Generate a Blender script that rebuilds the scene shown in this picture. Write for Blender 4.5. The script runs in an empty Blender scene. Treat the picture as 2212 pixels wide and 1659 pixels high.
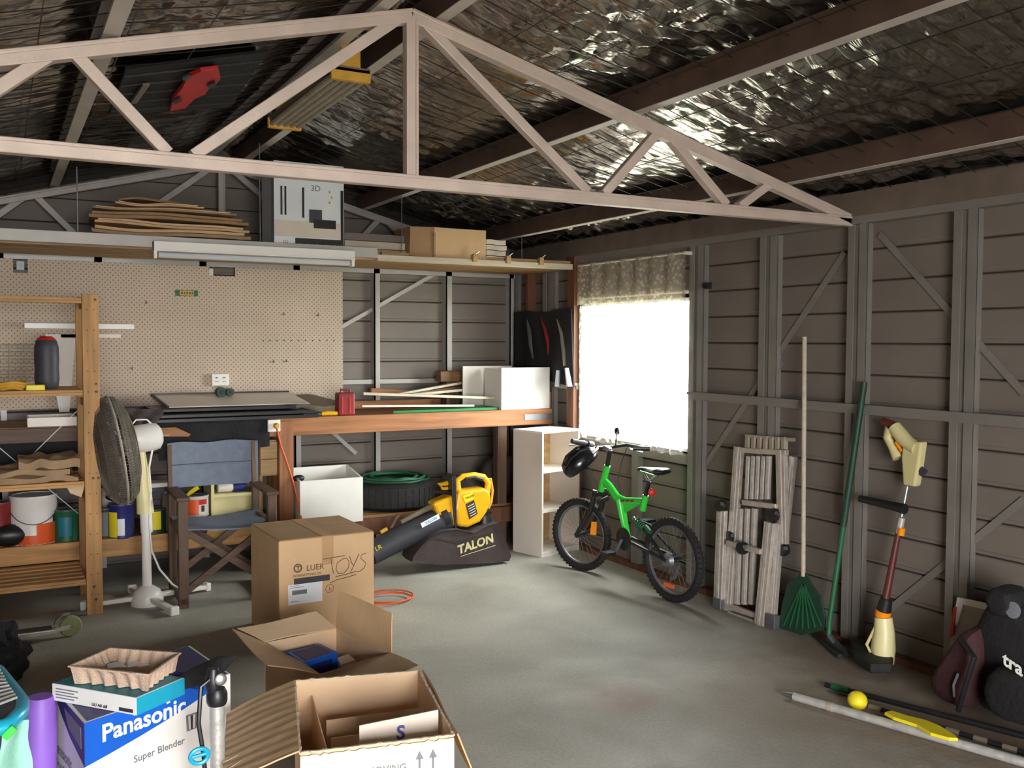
import bpy, bmesh, math, random
from mathutils import Vector, Matrix, noise
random.seed(7)
C = bpy.context.scene.collection
SC = bpy.context.scene
R = math.radians

# ---------------------------------------------------------------- camera
FP, CXP, CYP, CAMH = 2040.0, 1106.0, 829.5, 1.6
MR = Matrix(((0.87806415, -0.01863495, 0.47817997),
             (-0.47853017, -0.04148981, 0.87709034),
             (0.00349506, -0.99896513, -0.04534811)))      # image right / down / forward -> world
cam = bpy.data.objects.new('camera', bpy.data.cameras.new('camera'))
C.objects.link(cam)
cam.data.sensor_width = 36.0
cam.data.lens = 36.0 * FP / 2212.0
cam.data.clip_start = 0.02
cam.matrix_world = Matrix((
    (MR[0][0], -MR[0][1], -MR[0][2], 0.0),
    (MR[1][0], -MR[1][1], -MR[1][2], 0.0),
    (MR[2][0], -MR[2][1], -MR[2][2], CAMH),
    (0, 0, 0, 1)))
SC.camera = cam

def P(px, py, x=None, y=None, z=None):
    """point of the place seen at a pixel, on the plane x=, y= or z="""
    r = MR @ Vector((px - CXP, py - CYP, FP))
    t = x / r.x if x is not None else (y / r.y if y is not None else (z - CAMH) / r.z)
    return Vector((0, 0, CAMH)) + r * t

# ---------------------------------------------------------------- light
XR, YB, XL, YF, RX = 3.936, 7.177, -1.03, -2.3, 1.453      # right / back / left / front wall, ridge
ZT = 2.25                                                    # top plate
SLOPE = 0.262
w = bpy.data.worlds.new('overcast_sky'); SC.world = w; w.use_nodes = True
nt = w.node_tree; nt.nodes.clear()
bg = nt.nodes.new('ShaderNodeBackground'); wo = nt.nodes.new('ShaderNodeOutputWorld')
bg.inputs[0].default_value = (1.0, 0.98, 0.955, 1); bg.inputs[1].default_value = 31.0
nt.links.new(bg.outputs[0], wo.inputs[0])
SC.view_settings.view_transform = 'Standard'; SC.view_settings.look = 'None'
SC.view_settings.exposure = 0.0; SC.view_settings.gamma = 1.0
SC.view_settings.use_curve_mapping = False
DX0, DX1, DZ = -0.9, 1.5, 2.12          # roller door opening in the front wall
WY0, WY1, WZ0, WZ1 = 4.80, 6.11, 0.885, 1.885
def portal(name, loc, rot, sx, sy):
    l = bpy.data.lights.new(name, 'AREA'); l.shape = 'RECTANGLE'; l.size = sx; l.size_y = sy
    l.cycles.is_portal = True
    o = bpy.data.objects.new(name, l); C.objects.link(o); o.location = loc; o.rotation_euler = rot
portal('door_daylight', ((DX0 + DX1) / 2, YF - 0.12, DZ / 2), (R(90), 0, 0), DX1 - DX0, DZ)
portal('window_daylight', (XR + 0.12, (WY0 + WY1) / 2, (WZ0 + WZ1) / 2), (0, R(90), 0), WZ1 - WZ0, WY1 - WY0)
SC.cycles.use_denoising = True
SC.cycles.max_bounces = 10; SC.cycles.diffuse_bounces = 6; SC.cycles.glossy_bounces = 4
SC.cycles.transmission_bounces = 6; SC.cycles.transparent_max_bounces = 12
SC.cycles.sample_clamp_indirect = 6.0
SC.cycles.caustics_reflective = False; SC.cycles.caustics_refractive = False

# ---------------------------------------------------------------- materials
def lin(c):
    return tuple(((v / 255.0) / 12.92 if v / 255.0 <= 0.04045 else ((v / 255.0 + 0.055) / 1.055) ** 2.4) for v in c) + (1.0,)

def mat(name, col, rough=0.6, metal=0.0, var=0.12, scale=8.0, bump=0.15, bscale=60.0, stretch=(1, 1, 1), col2=None,
        spec=0.5, trans=0.0, sheen=0.0, fine=0.0):
    m = bpy.data.materials.new(name); m.use_nodes = True
    nt = m.node_tree; N = nt.nodes; L = nt.links
    b = N['Principled BSDF']
    tc = N.new('ShaderNodeTexCoord'); mp = N.new('ShaderNodeMapping'); mp.inputs['Scale'].default_value = stretch
    L.new(tc.outputs['Object'], mp.inputs['Vector'])
    n = N.new('ShaderNodeTexNoise'); n.inputs['Scale'].default_value = scale; n.inputs['Detail'].default_value = 5
    L.new(mp.outputs[0], n.inputs['Vector'])
    c = lin(col)
    if col2 is None:
        a = tuple(v * (1 - var) for v in c[:3]) + (1,); d = tuple(min(1, v * (1 + var)) for v in c[:3]) + (1,)
    else:
        a, d = lin(col2), c
    r = N.new('ShaderNodeValToRGB'); r.color_ramp.elements[0].position = 0.3; r.color_ramp.elements[1].position = 0.7
    r.color_ramp.elements[0].color = a; r.color_ramp.elements[1].color = d
    L.new(n.outputs['Fac'], r.inputs['Fac']); L.new(r.outputs['Color'], b.inputs['Base Color'])
    b.inputs['Roughness'].default_value = rough; b.inputs['Metallic'].default_value = metal
    b.inputs['Specular IOR Level'].default_value = spec
    b.inputs['Transmission Weight'].default_value = trans
    if bump > 0:
        n2 = N.new('ShaderNodeTexNoise'); n2.inputs['Scale'].default_value = bscale; n2.inputs['Detail'].default_value = 3
        L.new(mp.outputs[0], n2.inputs['Vector'])
        bp = N.new('ShaderNodeBump'); bp.inputs['Strength'].default_value = bump; bp.inputs['Distance'].default_value = 0.01
        L.new(n2.outputs['Fac'], bp.inputs['Height']); L.new(bp.outputs[0], b.inputs['Normal'])
    return m

M = {}
def wood(name, col, axis=0, dark=0.75, rough=0.6):
    """wood with grain along one axis"""
    st = [14, 14, 14]; st[axis] = 1.0
    c2 = tuple(int(v * dark) for v in col)
    M[name] = mat(name, col, rough, 0, scale=2.2, stretch=st, col2=c2, bump=0.25, bscale=6)
wood('pine_x', (214, 160, 98), 0); wood('pine_z', (214, 160, 98), 2); wood('pine_y', (205, 150, 92), 1)
wood('orange_wood', (182, 122, 78), 0, .75); wood('orange_wood_z', (170, 112, 72), 2, .75)
wood('ply', (196, 160, 112), 0, .82); wood('dark_wood', (110, 84, 66), 2, .7); wood('dark_wood_x', (110, 84, 66), 0, .7)
wood('shelf_wood', (178, 140, 92), 0, .75); wood('brown_timber', (120, 76, 52), 2, .7)
wood('pale_wood', (208, 196, 176), 0, .88); wood('chip_wood', (150, 110, 70), 0, .7)
M['clad'] = mat('clad', (119, 110, 103), 0.55, 0.0, var=0.08, scale=3, bump=0.08, bscale=20)
M['clad_gap'] = mat('clad_gap', (52, 47, 43), 0.9, bump=0)
M['stud'] = mat('stud', (136, 131, 127), 0.42, 0.25, var=0.1, scale=6, bump=0.06)
M['stud_white'] = mat('stud_white', (178, 174, 170), 0.45, 0.1, var=0.06, scale=6, bump=0.06)
M['truss'] = mat('truss', (206, 188, 178), 0.5, 0.15, var=0.09, scale=9, bump=0.12, bscale=90)
M['truss_back'] = mat('truss_back', (176, 168, 166), 0.5, 0.2, var=0.1, scale=9, bump=0.1)
M['purlin_web'] = mat('purlin_web', (92, 72, 62), 0.6, 0.2, var=.2, bump=.05)  # web darker than its flanges, shade put into the colour
M['purlin'] = mat('purlin', (205, 196, 190), 0.5, 0.1, var=0.12, scale=5, bump=0.05)  # flanges paler than the web, the lit lower lip put into colour
M['eave'] = mat('eave', (112, 98, 88), 0.6, var=.15, bump=.05)
M['wire'] = mat('wire', (70, 64, 58), 0.5, 0.6, bump=0)
M['steel'] = mat('steel', (190, 192, 195), 0.3, 0.9, var=0.08, bump=0.03)
M['dull_steel'] = mat('dull_steel', (120, 122, 128), 0.45, 0.6, var=0.1, bump=0.05)
M['white'] = mat('white', (240, 238, 234), 0.45, var=0.03, bump=0.03)
M['cabinet_white'] = mat('cabinet_white', (222, 214, 206), 0.4, var=0.02, bump=0.02)
M['white_plastic'] = mat('white_plastic', (244, 240, 236), 0.35, var=0.03, bump=0.03)
M['cream'] = mat('cream', (232, 222, 168), 0.4, var=0.05, bump=0.04)
M['cream_dark'] = mat('cream_dark', (214, 204, 150), 0.45, var=0.06, bump=0.04)
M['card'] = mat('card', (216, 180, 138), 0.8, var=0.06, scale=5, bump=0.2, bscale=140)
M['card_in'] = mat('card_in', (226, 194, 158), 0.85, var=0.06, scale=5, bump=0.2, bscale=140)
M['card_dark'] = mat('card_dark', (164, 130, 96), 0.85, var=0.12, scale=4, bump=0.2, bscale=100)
M['card_pale'] = mat('card_pale', (226, 214, 200), 0.8, var=0.05, scale=5, bump=0.15)
M['card_torn'] = mat('card_torn', (214, 194, 170), 0.9, var=0.15, scale=30, bump=0.5)
M['tape'] = mat('tape', (196, 158, 118), 0.18, var=0.04, bump=0.15, bscale=40)
M['paper'] = mat('paper', (240, 244, 250), 0.5, var=0.02, bump=0.03)
M['ink'] = mat('ink', (52, 46, 42), 0.6, var=0.05, bump=0)
M['ink_soft'] = mat('ink_soft', (110, 88, 66), 0.7, var=0.05, bump=0)
M['ink_grey'] = mat('ink_grey', (120, 124, 132), 0.6, bump=0)
M['ink_red'] = mat('ink_red', (176, 96, 76), 0.6, bump=0)
M['ink_blue'] = mat('ink_blue', (70, 84, 160), 0.6, bump=0)
M['ink_white'] = mat('ink_white', (235, 235, 232), 0.6, bump=0)
M['black_plastic'] = mat('black_plastic', (30, 30, 33), 0.4, var=0.15, bump=0.05)
M['black_cloth'] = mat('black_cloth', (24, 23, 26), 0.85, var=0.25, scale=12, bump=0.5, bscale=50)
M['charcoal'] = mat('charcoal', (58, 58, 66), 0.55, var=0.12, bump=0.1)
M['rubber'] = mat('rubber', (26, 25, 25), 0.75, var=0.2, bump=0.3)
M['yellow'] = mat('yellow', (236, 176, 24), 0.35, var=0.05, bump=0.03)
M['lemon'] = mat('lemon', (240, 220, 40), 0.45, var=0.05, bump=0.05)
M['green'] = mat('green', (58, 208, 70), 0.28, var=0.05, bump=0.02)
M['dark_green'] = mat('dark_green', (26, 62, 46), 0.55, var=0.2, bump=0.1)
M['mid_green'] = mat('mid_green', (30, 96, 62), 0.5, var=0.12, bump=0.05)
M['sheet_green'] = mat('sheet_green', (30, 120, 60), 0.6, var=0.1, bump=0.05)
M['red'] = mat('red', (206, 40, 44), 0.45, var=0.1, bump=0.05)
M['dark_red'] = mat('dark_red', (136, 34, 38), 0.5, var=0.15, bump=0.1)
M['orange'] = mat('orange', (232, 96, 40), 0.45, var=0.06, bump=0.03)
M['amber'] = mat('amber', (250, 150, 20), 0.25, var=0.05, bump=0)
M['blue'] = mat('blue', (20, 96, 206), 0.4, var=0.04, bump=0.03)
M['navy'] = mat('navy', (34, 40, 110), 0.45, var=0.08, bump=0.03)
M['turquoise'] = mat('turquoise', (30, 168, 204), 0.3, var=0.05, bump=0.03)
M['teal'] = mat('teal', (26, 120, 140), 0.45, var=0.06, bump=0.03)
M['purple'] = mat('purple', (150, 104, 210), 0.5, var=0.05, bump=0.03)
M['mint'] = mat('mint', (150, 206, 190), 0.8, var=0.1, bump=0.3)
M['denim'] = mat('denim', (124, 134, 152), 0.9, var=0.1, scale=20, bump=0.5, bscale=300)
M['khaki'] = mat('khaki', (118, 108, 92), 0.8, var=0.1, scale=12, bump=0.3)
M['pulp'] = mat('pulp', (206, 178, 156), 0.95, var=0.08, scale=20, bump=0.5, bscale=150)
M['maroon'] = mat('maroon', (92, 40, 36), 0.45, var=0.1, bump=0.05)
M['aluminium'] = mat('aluminium', (206, 196, 188), 0.42, 0.55, var=0.14, scale=20, bump=0.15, bscale=80)
M['guard_grey'] = mat('guard_grey', (104, 96, 86), 0.75, var=.2, scale=14, bump=.3)
M['dusty'] = mat('dusty', (168, 158, 142), 0.7, 0.05, var=0.15, scale=20, bump=0.2)
M['bag_cloth'] = mat('bag_cloth', (70, 60, 60), 0.85, var=0.15, scale=10, bump=0.4, bscale=90)
M['dark_red_cloth'] = mat('dark_red_cloth', (58, 26, 30), 0.8, var=0.25, scale=8, bump=0.4, bscale=60)
M['brown_paper'] = mat('brown_paper', (168, 140, 108), 0.85, var=0.15, scale=10, bump=0.4, bscale=30)
M['mustard'] = mat('mustard', (216, 166, 60), 0.6, var=0.12, scale=20, bump=0.2)
M['silver_paint'] = mat('silver_paint', (196, 194, 190), 0.4, 0.35, var=0.16, scale=30, bump=0.2)
M['glassy'] = mat('glassy', (205, 208, 216), 0.12, 0.0, var=0.03, bump=0.02, spec=0.8)
M['clear_wheel'] = mat('clear_wheel', (150, 160, 110), 0.2, 0.0, var=0.05, bump=0)
M['valance_rod'] = mat('valance_rod', (230, 225, 210), 0.5, bump=0)

# concrete floor: grey, worn, a rusty stain and pale scuffs
def concrete():
    m = bpy.data.materials.new('concrete'); m.use_nodes = True
    N = m.node_tree.nodes; L = m.node_tree.links; b = N['Principled BSDF']
    tc = N.new('ShaderNodeTexCoord')
    def ns(s, d=6, dist=0.0):
        n = N.new('ShaderNodeTexNoise'); n.inputs['Scale'].default_value = s; n.inputs['Detail'].default_value = d
        n.inputs['Distortion'].default_value = dist; L.new(tc.outputs['Object'], n.inputs['Vector']); return n
    def ramp(src, p0, c0, p1, c1):
        r = N.new('ShaderNodeValToRGB'); r.color_ramp.elements[0].position = p0; r.color_ramp.elements[1].position = p1
        r.color_ramp.elements[0].color = c0; r.color_ramp.elements[1].color = c1; L.new(src, r.inputs['Fac']); return r
    base = ramp(ns(1.6, 8, 0.4).outputs['Fac'], 0.3, lin((158, 156, 146)), 0.72, lin((190, 189, 180)))
    fine = ramp(ns(70, 4).outputs['Fac'], 0.3, (0.86, 0.86, 0.86, 1), 0.7, (1.08, 1.08, 1.08, 1))
    mul = N.new('ShaderNodeMixRGB'); mul.blend_type = 'MULTIPLY'; mul.inputs[0].default_value = 1
    L.new(base.outputs[0], mul.inputs[1]); L.new(fine.outputs[0], mul.inputs[2])
    last = mul
    # stain patches (place, radius, colour)
    for (x, y, r_, col, amt) in ((2.41, 3.43, 0.24, (140, 104, 92), .6), (3.0, 3.9, 0.5, (128, 122, 116), .25),
                                 (3.72, 4.3, 0.42, (104, 86, 74), .4), (2.95, 2.6, 0.7, (134, 120, 106), .3),
                                 (3.7, 2.4, 0.85, (122, 98, 78), .7), (3.75, 3.4, 0.55, (122, 98, 78), .6), (3.1, 3.1, .6, (150, 128, 108), .4), (1.1, 5.2, 0.9, (120, 112, 106), .3), (0.4, 4.2, 1.0, (128, 120, 114), .2)):
        vm = N.new('ShaderNodeVectorMath'); vm.operation = 'DISTANCE'; vm.inputs[1].default_value = (x, y, 0)
        wob = ns(6, 4); add = N.new('ShaderNodeMath'); add.operation = 'MULTIPLY_ADD'
        L.new(tc.outputs['Object'], vm.inputs[0]); L.new(wob.outputs['Fac'], add.inputs[0]); add.inputs[1].default_value = r_ * 0.9
        L.new(vm.outputs['Value'], add.inputs[2])
        rr = ramp(add.outputs[0], 0.0, (amt,) * 3 + (1,), 1.0, (0, 0, 0, 1))
        mr = N.new('ShaderNodeMapRange'); mr.inputs['From Min'].default_value = r_ * 0.8; mr.inputs['From Max'].default_value = r_ * 1.55
        mr.inputs['To Min'].default_value = amt; mr.inputs['To Max'].default_value = 0.0
        L.new(add.outputs[0], mr.inputs['Value'])
        N.remove(rr)
        mx = N.new('ShaderNodeMixRGB'); L.new(mr.outputs[0], mx.inputs[0]); L.new(last.outputs[0], mx.inputs[1]); mx.inputs[2].default_value = lin(col)
        last = mx
    L.new(last.outputs[0], b.inputs['Base Color'])
    rg = ramp(ns(3).outputs['Fac'], 0.3, (0.58,) * 3 + (1,), 0.7, (0.8,) * 3 + (1,))
    L.new(rg.outputs[0], b.inputs['Roughness'])
    bp = N.new('ShaderNodeBump'); bp.inputs['Strength'].default_value = 0.15; bp.inputs['Distance'].default_value = 0.01
    L.new(ns(40, 6).outputs['Fac'], bp.inputs['Height']); L.new(bp.outputs[0], b.inputs['Normal'])
    return m
M['concrete'] = concrete()

# reflective foil, finely wrinkled across the roof and crumpled in patches
def foil():
    m = bpy.data.materials.new('foil'); m.use_nodes = True
    N = m.node_tree.nodes; L = m.node_tree.links; b = N['Principled BSDF']
    tc = N.new('ShaderNodeTexCoord')
    mp = N.new('ShaderNodeMapping'); mp.inputs['Scale'].default_value = (2.2, 20, 2)
    L.new(tc.outputs['Object'], mp.inputs['Vector'])
    n1 = N.new('ShaderNodeTexNoise'); n1.inputs['Scale'].default_value = 1.0; n1.inputs['Detail'].default_value = 4; n1.inputs['Distortion'].default_value = 0.6
    L.new(mp.outputs[0], n1.inputs['Vector'])
    n2 = N.new('ShaderNodeTexNoise'); n2.inputs['Scale'].default_value = 9; n2.inputs['Detail'].default_value = 5; n2.inputs['Distortion'].default_value = 1.5
    n2.noise_type = 'RIDGED_MULTIFRACTAL' if hasattr(n2, 'noise_type') else n2.noise_type
    L.new(tc.outputs['Object'], n2.inputs['Vector'])
    ad = N.new('ShaderNodeMath'); ad.operation = 'MULTIPLY_ADD'; ad.inputs[1].default_value = 0.45
    L.new(n2.outputs['Fac'], ad.inputs[0]); L.new(n1.outputs['Fac'], ad.inputs[2])
    bp = N.new('ShaderNodeBump'); bp.inputs['Strength'].default_value = 0.55; bp.inputs['Distance'].default_value = 0.012
    L.new(ad.outputs[0], bp.inputs['Height']); L.new(bp.outputs[0], b.inputs['Normal'])
    r = N.new('ShaderNodeValToRGB'); r.color_ramp.elements[0].color = lin((120, 110, 100)); r.color_ramp.elements[1].color = lin((190, 186, 180))
    L.new(n1.outputs['Fac'], r.inputs['Fac']); L.new(r.outputs[0], b.inputs['Base Color'])
    b.inputs['Metallic'].default_value = 0.95; b.inputs['Roughness'].default_value = 0.17
    return m
M['foil'] = foil()

# pegboard: pale hardboard with a grid of drilled holes
def pegboard():
    m = bpy.data.materials.new('pegboard'); m.use_nodes = True
    N = m.node_tree.nodes; L = m.node_tree.links; b = N['Principled BSDF']
    tc = N.new('ShaderNodeTexCoord'); sp = N.new('ShaderNodeSeparateXYZ'); L.new(tc.outputs['Object'], sp.inputs[0])
    def cell(o):
        a = N.new('ShaderNodeMath'); a.operation = 'MULTIPLY'; a.inputs[1].default_value = 1 / 0.034; L.new(o, a.inputs[0])
        f = N.new('ShaderNodeMath'); f.operation = 'FRACT'; L.new(a.outputs[0], f.inputs[0])
        s = N.new('ShaderNodeMath'); s.operation = 'SUBTRACT'; s.inputs[1].default_value = 0.5; L.new(f.outputs[0], s.inputs[0])
        p = N.new('ShaderNodeMath'); p.operation = 'POWER'; p.inputs[1].default_value = 2; L.new(s.outputs[0], p.inputs[0]); return p
    dg_ = [N.new('ShaderNodeMath'), N.new('ShaderNodeMath')]; dg_[0].operation = 'ADD'; dg_[1].operation = 'SUBTRACT'
    for q_ in dg_: L.new(sp.outputs['X'], q_.inputs[0]); L.new(sp.outputs['Z'], q_.inputs[1])
    s = N.new('ShaderNodeMath'); s.operation = 'ADD'
    L.new(cell(dg_[0].outputs[0]).outputs[0], s.inputs[0]); L.new(cell(dg_[1].outputs[0]).outputs[0], s.inputs[1])
    lt = N.new('ShaderNodeMath'); lt.operation = 'LESS_THAN'; lt.inputs[1].default_value = 0.032; L.new(s.outputs[0], lt.inputs[0])
    n = N.new('ShaderNodeTexNoise'); n.inputs['Scale'].default_value = 2.5; n.inputs['Detail'].default_value = 6; L.new(tc.outputs['Object'], n.inputs['Vector'])
    r = N.new('ShaderNodeValToRGB'); r.color_ramp.elements[0].position = .3; r.color_ramp.elements[1].position = .7
    r.color_ramp.elements[0].color = lin((188, 170, 152)); r.color_ramp.elements[1].color = lin((202, 184, 166)); L.new(n.outputs['Fac'], r.inputs['Fac'])
    mx = N.new('ShaderNodeMixRGB'); L.new(lt.outputs[0], mx.inputs[0]); L.new(r.outputs[0], mx.inputs[1]); mx.inputs[2].default_value = lin((122, 106, 92))
    L.new(mx.outputs[0], b.inputs['Base Color']); b.inputs['Roughness'].default_value = 0.7
    return m
M['pegboard'] = pegboard()

# lace: partly open weave that lets the daylight through
def lace(name, col, hole_lo, hole_hi, scale, open_=0.5):
    m = bpy.data.materials.new(name); m.use_nodes = True
    N = m.node_tree.nodes; L = m.node_tree.links; N.remove(N['Principled BSDF']); out = N['Material Output']
    tc = N.new('ShaderNodeTexCoord'); mp = N.new('ShaderNodeMapping'); mp.inputs['Scale'].default_value = (1, 1, 1)
    L.new(tc.outputs['Object'], mp.inputs['Vector'])
    v = N.new('ShaderNodeTexVoronoi'); v.inputs['Scale'].default_value = scale; L.new(mp.outputs[0], v.inputs['Vector'])
    n = N.new('ShaderNodeTexNoise'); n.inputs['Scale'].default_value = scale * 1.6; n.inputs['Detail'].default_value = 3; L.new(mp.outputs[0], n.inputs['Vector'])
    ad = N.new('ShaderNodeMath'); ad.operation = 'ADD'; L.new(v.outputs['Distance'], ad.inputs[0]); L.new(n.outputs['Fac'], ad.inputs[1])
    mr = N.new('ShaderNodeMapRange'); mr.inputs['From Min'].default_value = hole_lo; mr.inputs['From Max'].default_value = hole_hi
    mr.inputs['To Min'].default_value = 0.12; mr.inputs['To Max'].default_value = open_; L.new(ad.outputs[0], mr.inputs['Value'])
    d = N.new('ShaderNodeBsdfDiffuse'); d.inputs[0].default_value = lin(col)
    t = N.new('ShaderNodeBsdfTranslucent'); t.inputs[0].default_value = lin(col)
    a = N.new('ShaderNodeMixShader'); a.inputs[0].default_value = 0.45; L.new(d.outputs[0], a.inputs[1]); L.new(t.outputs[0], a.inputs[2])
    tr = N.new('ShaderNodeBsdfTransparent'); mx = N.new('ShaderNodeMixShader')
    L.new(mr.outputs[0], mx.inputs[0]); L.new(a.outputs[0], mx.inputs[1]); L.new(tr.outputs[0], mx.inputs[2]); L.new(mx.outputs[0], out.inputs['Surface'])
    return m
M['lace'] = lace('lace', (235, 232, 222), 0.55, 1.0, 26, 0.88)
M['valance'] = lace('valance', (226, 214, 194), 0.7, 1.0, 34, 0.6)

def glass():
    m = bpy.data.materials.new('glass'); m.use_nodes = True
    N = m.node_tree.nodes; L = m.node_tree.links; N.remove(N['Principled BSDF']); out = N['Material Output']
    t = N.new('ShaderNodeBsdfTransparent'); t.inputs[0].default_value = (0.94, 0.97, 0.95, 1)
    g = N.new('ShaderNodeBsdfGlossy'); g.inputs['Roughness'].default_value = 0.02
    mx = N.new('ShaderNodeMixShader'); mx.inputs[0].default_value = 0.06
    L.new(t.outputs[0], mx.inputs[1]); L.new(g.outputs[0], mx.inputs[2]); L.new(mx.outputs[0], out.inputs['Surface']); return m
M['glass'] = glass()

# ---------------------------------------------------------------- mesh helpers (built in world coordinates)
ROOTS = {}
class MB:
    def __init__(s, T=None):
        s.v = []; s.f = []; s.T = T or Matrix.Identity(4); s.smooth = False
    def add(s, vs, fs):
        k = len(s.v); s.v += [s.T @ Vector(p) for p in vs]; s.f += [tuple(k + i for i in f) for f in fs]; return s
    def box(s, x0, x1, y0, y1, z0, z1):
        if x0 > x1: x0, x1 = x1, x0
        if y0 > y1: y0, y1 = y1, y0
        if z0 > z1: z0, z1 = z1, z0
        return s.add([(x0, y0, z0), (x1, y0, z0), (x1, y1, z0), (x0, y1, z0), (x0, y0, z1), (x1, y0, z1), (x1, y1, z1), (x0, y1, z1)],
                     [(0, 3, 2, 1), (4, 5, 6, 7), (0, 1, 5, 4), (1, 2, 6, 5), (2, 3, 7, 6), (3, 0, 4, 7)])
    def bar(s, a, b, w, h, up=(0, 0, 1)):
        """square bar from a to b; w across, h along up"""
        a = Vector(a); b = Vector(b); d = (b - a).normalized(); u = Vector(up)
        sd = d.cross(u)
        if sd.length < 1e-4: sd = d.cross(Vector((1, 0, 0)))
        sd.normalize(); u = sd.cross(d).normalized(); sd *= w / 2; u = u * (h / 2)
        vs = [p + i * sd + j * u for p in (a, b) for i, j in ((-1, -1), (1, -1), (1, 1), (-1, 1))]
        return s.add(vs, [(0, 1, 2, 3), (7, 6, 5, 4), (0, 4, 5, 1), (1, 5, 6, 2), (2, 6, 7, 3), (3, 7, 4, 0)])
    def tube(s, pts, r, n=8, closed=False, caps=True, squash=1.0):
        pts = [Vector(p) for p in pts]; m = len(pts); rs = r if isinstance(r, (list, tuple)) else [r] * m
        ref = Vector((0, 0, 1)); prev = None; vs = []
        for i, p in enumerate(pts):
            if closed: d = pts[(i + 1) % m] - pts[i - 1]
            else: d = pts[min(i + 1, m - 1)] - pts[max(i - 1, 0)]
            d = d.normalized() if d.length > 1e-9 else Vector((0, 0, 1))
            if prev is None:
                if abs(d.dot(ref)) > 0.95: ref = Vector((1, 0, 0))
                u = (ref - d * ref.dot(d)).normalized()
            else:
                u = (prev - d * prev.dot(d)); u = u.normalized() if u.length > 1e-6 else d.orthogonal().normalized()
            prev = u; q = d.cross(u)
            for k in range(n):
                a = 2 * math.pi * k / n; vs.append(p + (u * math.cos(a) + q * math.sin(a) * squash) * rs[i])
        fs = []
        for i in range(m if closed else m - 1):
            for k in range(n):
                a = i * n + k; b = i * n + (k + 1) % n; c = ((i + 1) % m) * n + (k + 1) % n; d = ((i + 1) % m) * n + k
                fs.append((a, b, c, d))
        if caps and not closed: fs += [tuple(range(n))[::-1], tuple(range((m - 1) * n, m * n))]
        s.smooth = True
        return s.add(vs, fs)
    def lathe(s, prof, o=(0, 0, 0), ax=(0, 0, 1), n=20, caps=True):
        """profile of (radius, height) round axis ax through o"""
        ax = Vector(ax).normalized(); u = ax.orthogonal().normalized(); q = ax.cross(u); o = Vector(o); vs = []; fs = []
        for r, h in prof:
            for k in range(n):
                a = 2 * math.pi * k / n; vs.append(o + ax * h + (u * math.cos(a) + q * math.sin(a)) * max(r, 1e-4))
        m = len(prof)
        for i in range(m - 1):
            for k in range(n): fs.append((i * n + k, i * n + (k + 1) % n, (i + 1) * n + (k + 1) % n, (i + 1) * n + k))
        if caps: fs += [tuple(range(n))[::-1], tuple(range((m - 1) * n, m * n))]
        s.smooth = True
        return s.add(vs, fs)
    def prism(s, pts, d):
        """closed outline of points pushed by vector d"""
        pts = [Vector(p) for p in pts]; d = Vector(d); n = len(pts)
        nrm = Vector((0, 0, 0))
        for i in range(n): nrm += pts[i].cross(pts[(i + 1) % n])
        if nrm.dot(d) > 0: pts = pts[::-1]
        return s.add(pts + [p + d for p in pts], [tuple(range(n)), tuple(range(2 * n - 1, n - 1, -1))] + [(i, n + i, n + (i + 1) % n, (i + 1) % n) for i in range(n)])
    def slab(s, p00, p10, p11, p01, t, n=1, f=None):
        """four-cornered sheet with thickness vector t, optionally n x n wavy by f(u,v)->vector"""
        p00, p10, p11, p01, t = map(Vector, (p00, p10, p11, p01, t)); vs = []; N1 = n + 1
        for lay in (0, 1):
            for j in range(N1):
                for i in range(N1):
                    u, v = i / n, j / n
                    p = (p00 * (1 - u) + p10 * u) * (1 - v) + (p01 * (1 - u) + p11 * u) * v + t * lay
                    if f: p = p + Vector(f(u, v))
                    vs.append(p)
        K = N1 * N1; fs = []
        for j in range(n):
            for i in range(n):
                a = j * N1 + i
                fs.append((a, a + N1, a + N1 + 1, a + 1)); fs.append((K + a, K + a + 1, K + a + N1 + 1, K + a + N1))
        for i in range(n):
            fs.append((i, i + 1, K + i + 1, K + i)); b = n * N1 + i; fs.append((b + 1, b, K + b, K + b + 1))
            a = i * N1; fs.append((a + N1, a, K + a, K + a + N1)); b = i * N1 + n; fs.append((b, b + N1, K + b + N1, K + b))
        return s.add(vs, fs)
    def ball(s, c, r, n=16, sc=(1, 1, 1)):
        c = Vector(c); m = n // 2; vs = [c + Vector((0, 0, -r * sc[2]))]; fs = []
        for j in range(1, m):
            a = -math.pi / 2 + math.pi * j / m
            for k in range(n):
                b = 2 * math.pi * k / n
                vs.append(c + Vector((r * math.cos(a) * math.cos(b) * sc[0], r * math.cos(a) * math.sin(b) * sc[1], r * math.sin(a) * sc[2])))
        vs.append(c + Vector((0, 0, r * sc[2]))); L_ = len(vs) - 1
        for k in range(n):
            fs.append((0, 1 + (k + 1) % n, 1 + k)); fs.append((L_, L_ - n + k, L_ - n + (k + 1) % n))
        for j in range(m - 2):
            for k in range(n):
                a = 1 + j * n + k; b = 1 + j * n + (k + 1) % n; fs.append((a, b, b + n, a + n))
        s.smooth = True
        return s.add(vs, fs)

def rootmat(o):
    while o.parent is not None: o = o.parent
    return ROOTS.get(o.name, Matrix.Identity(4))

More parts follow.
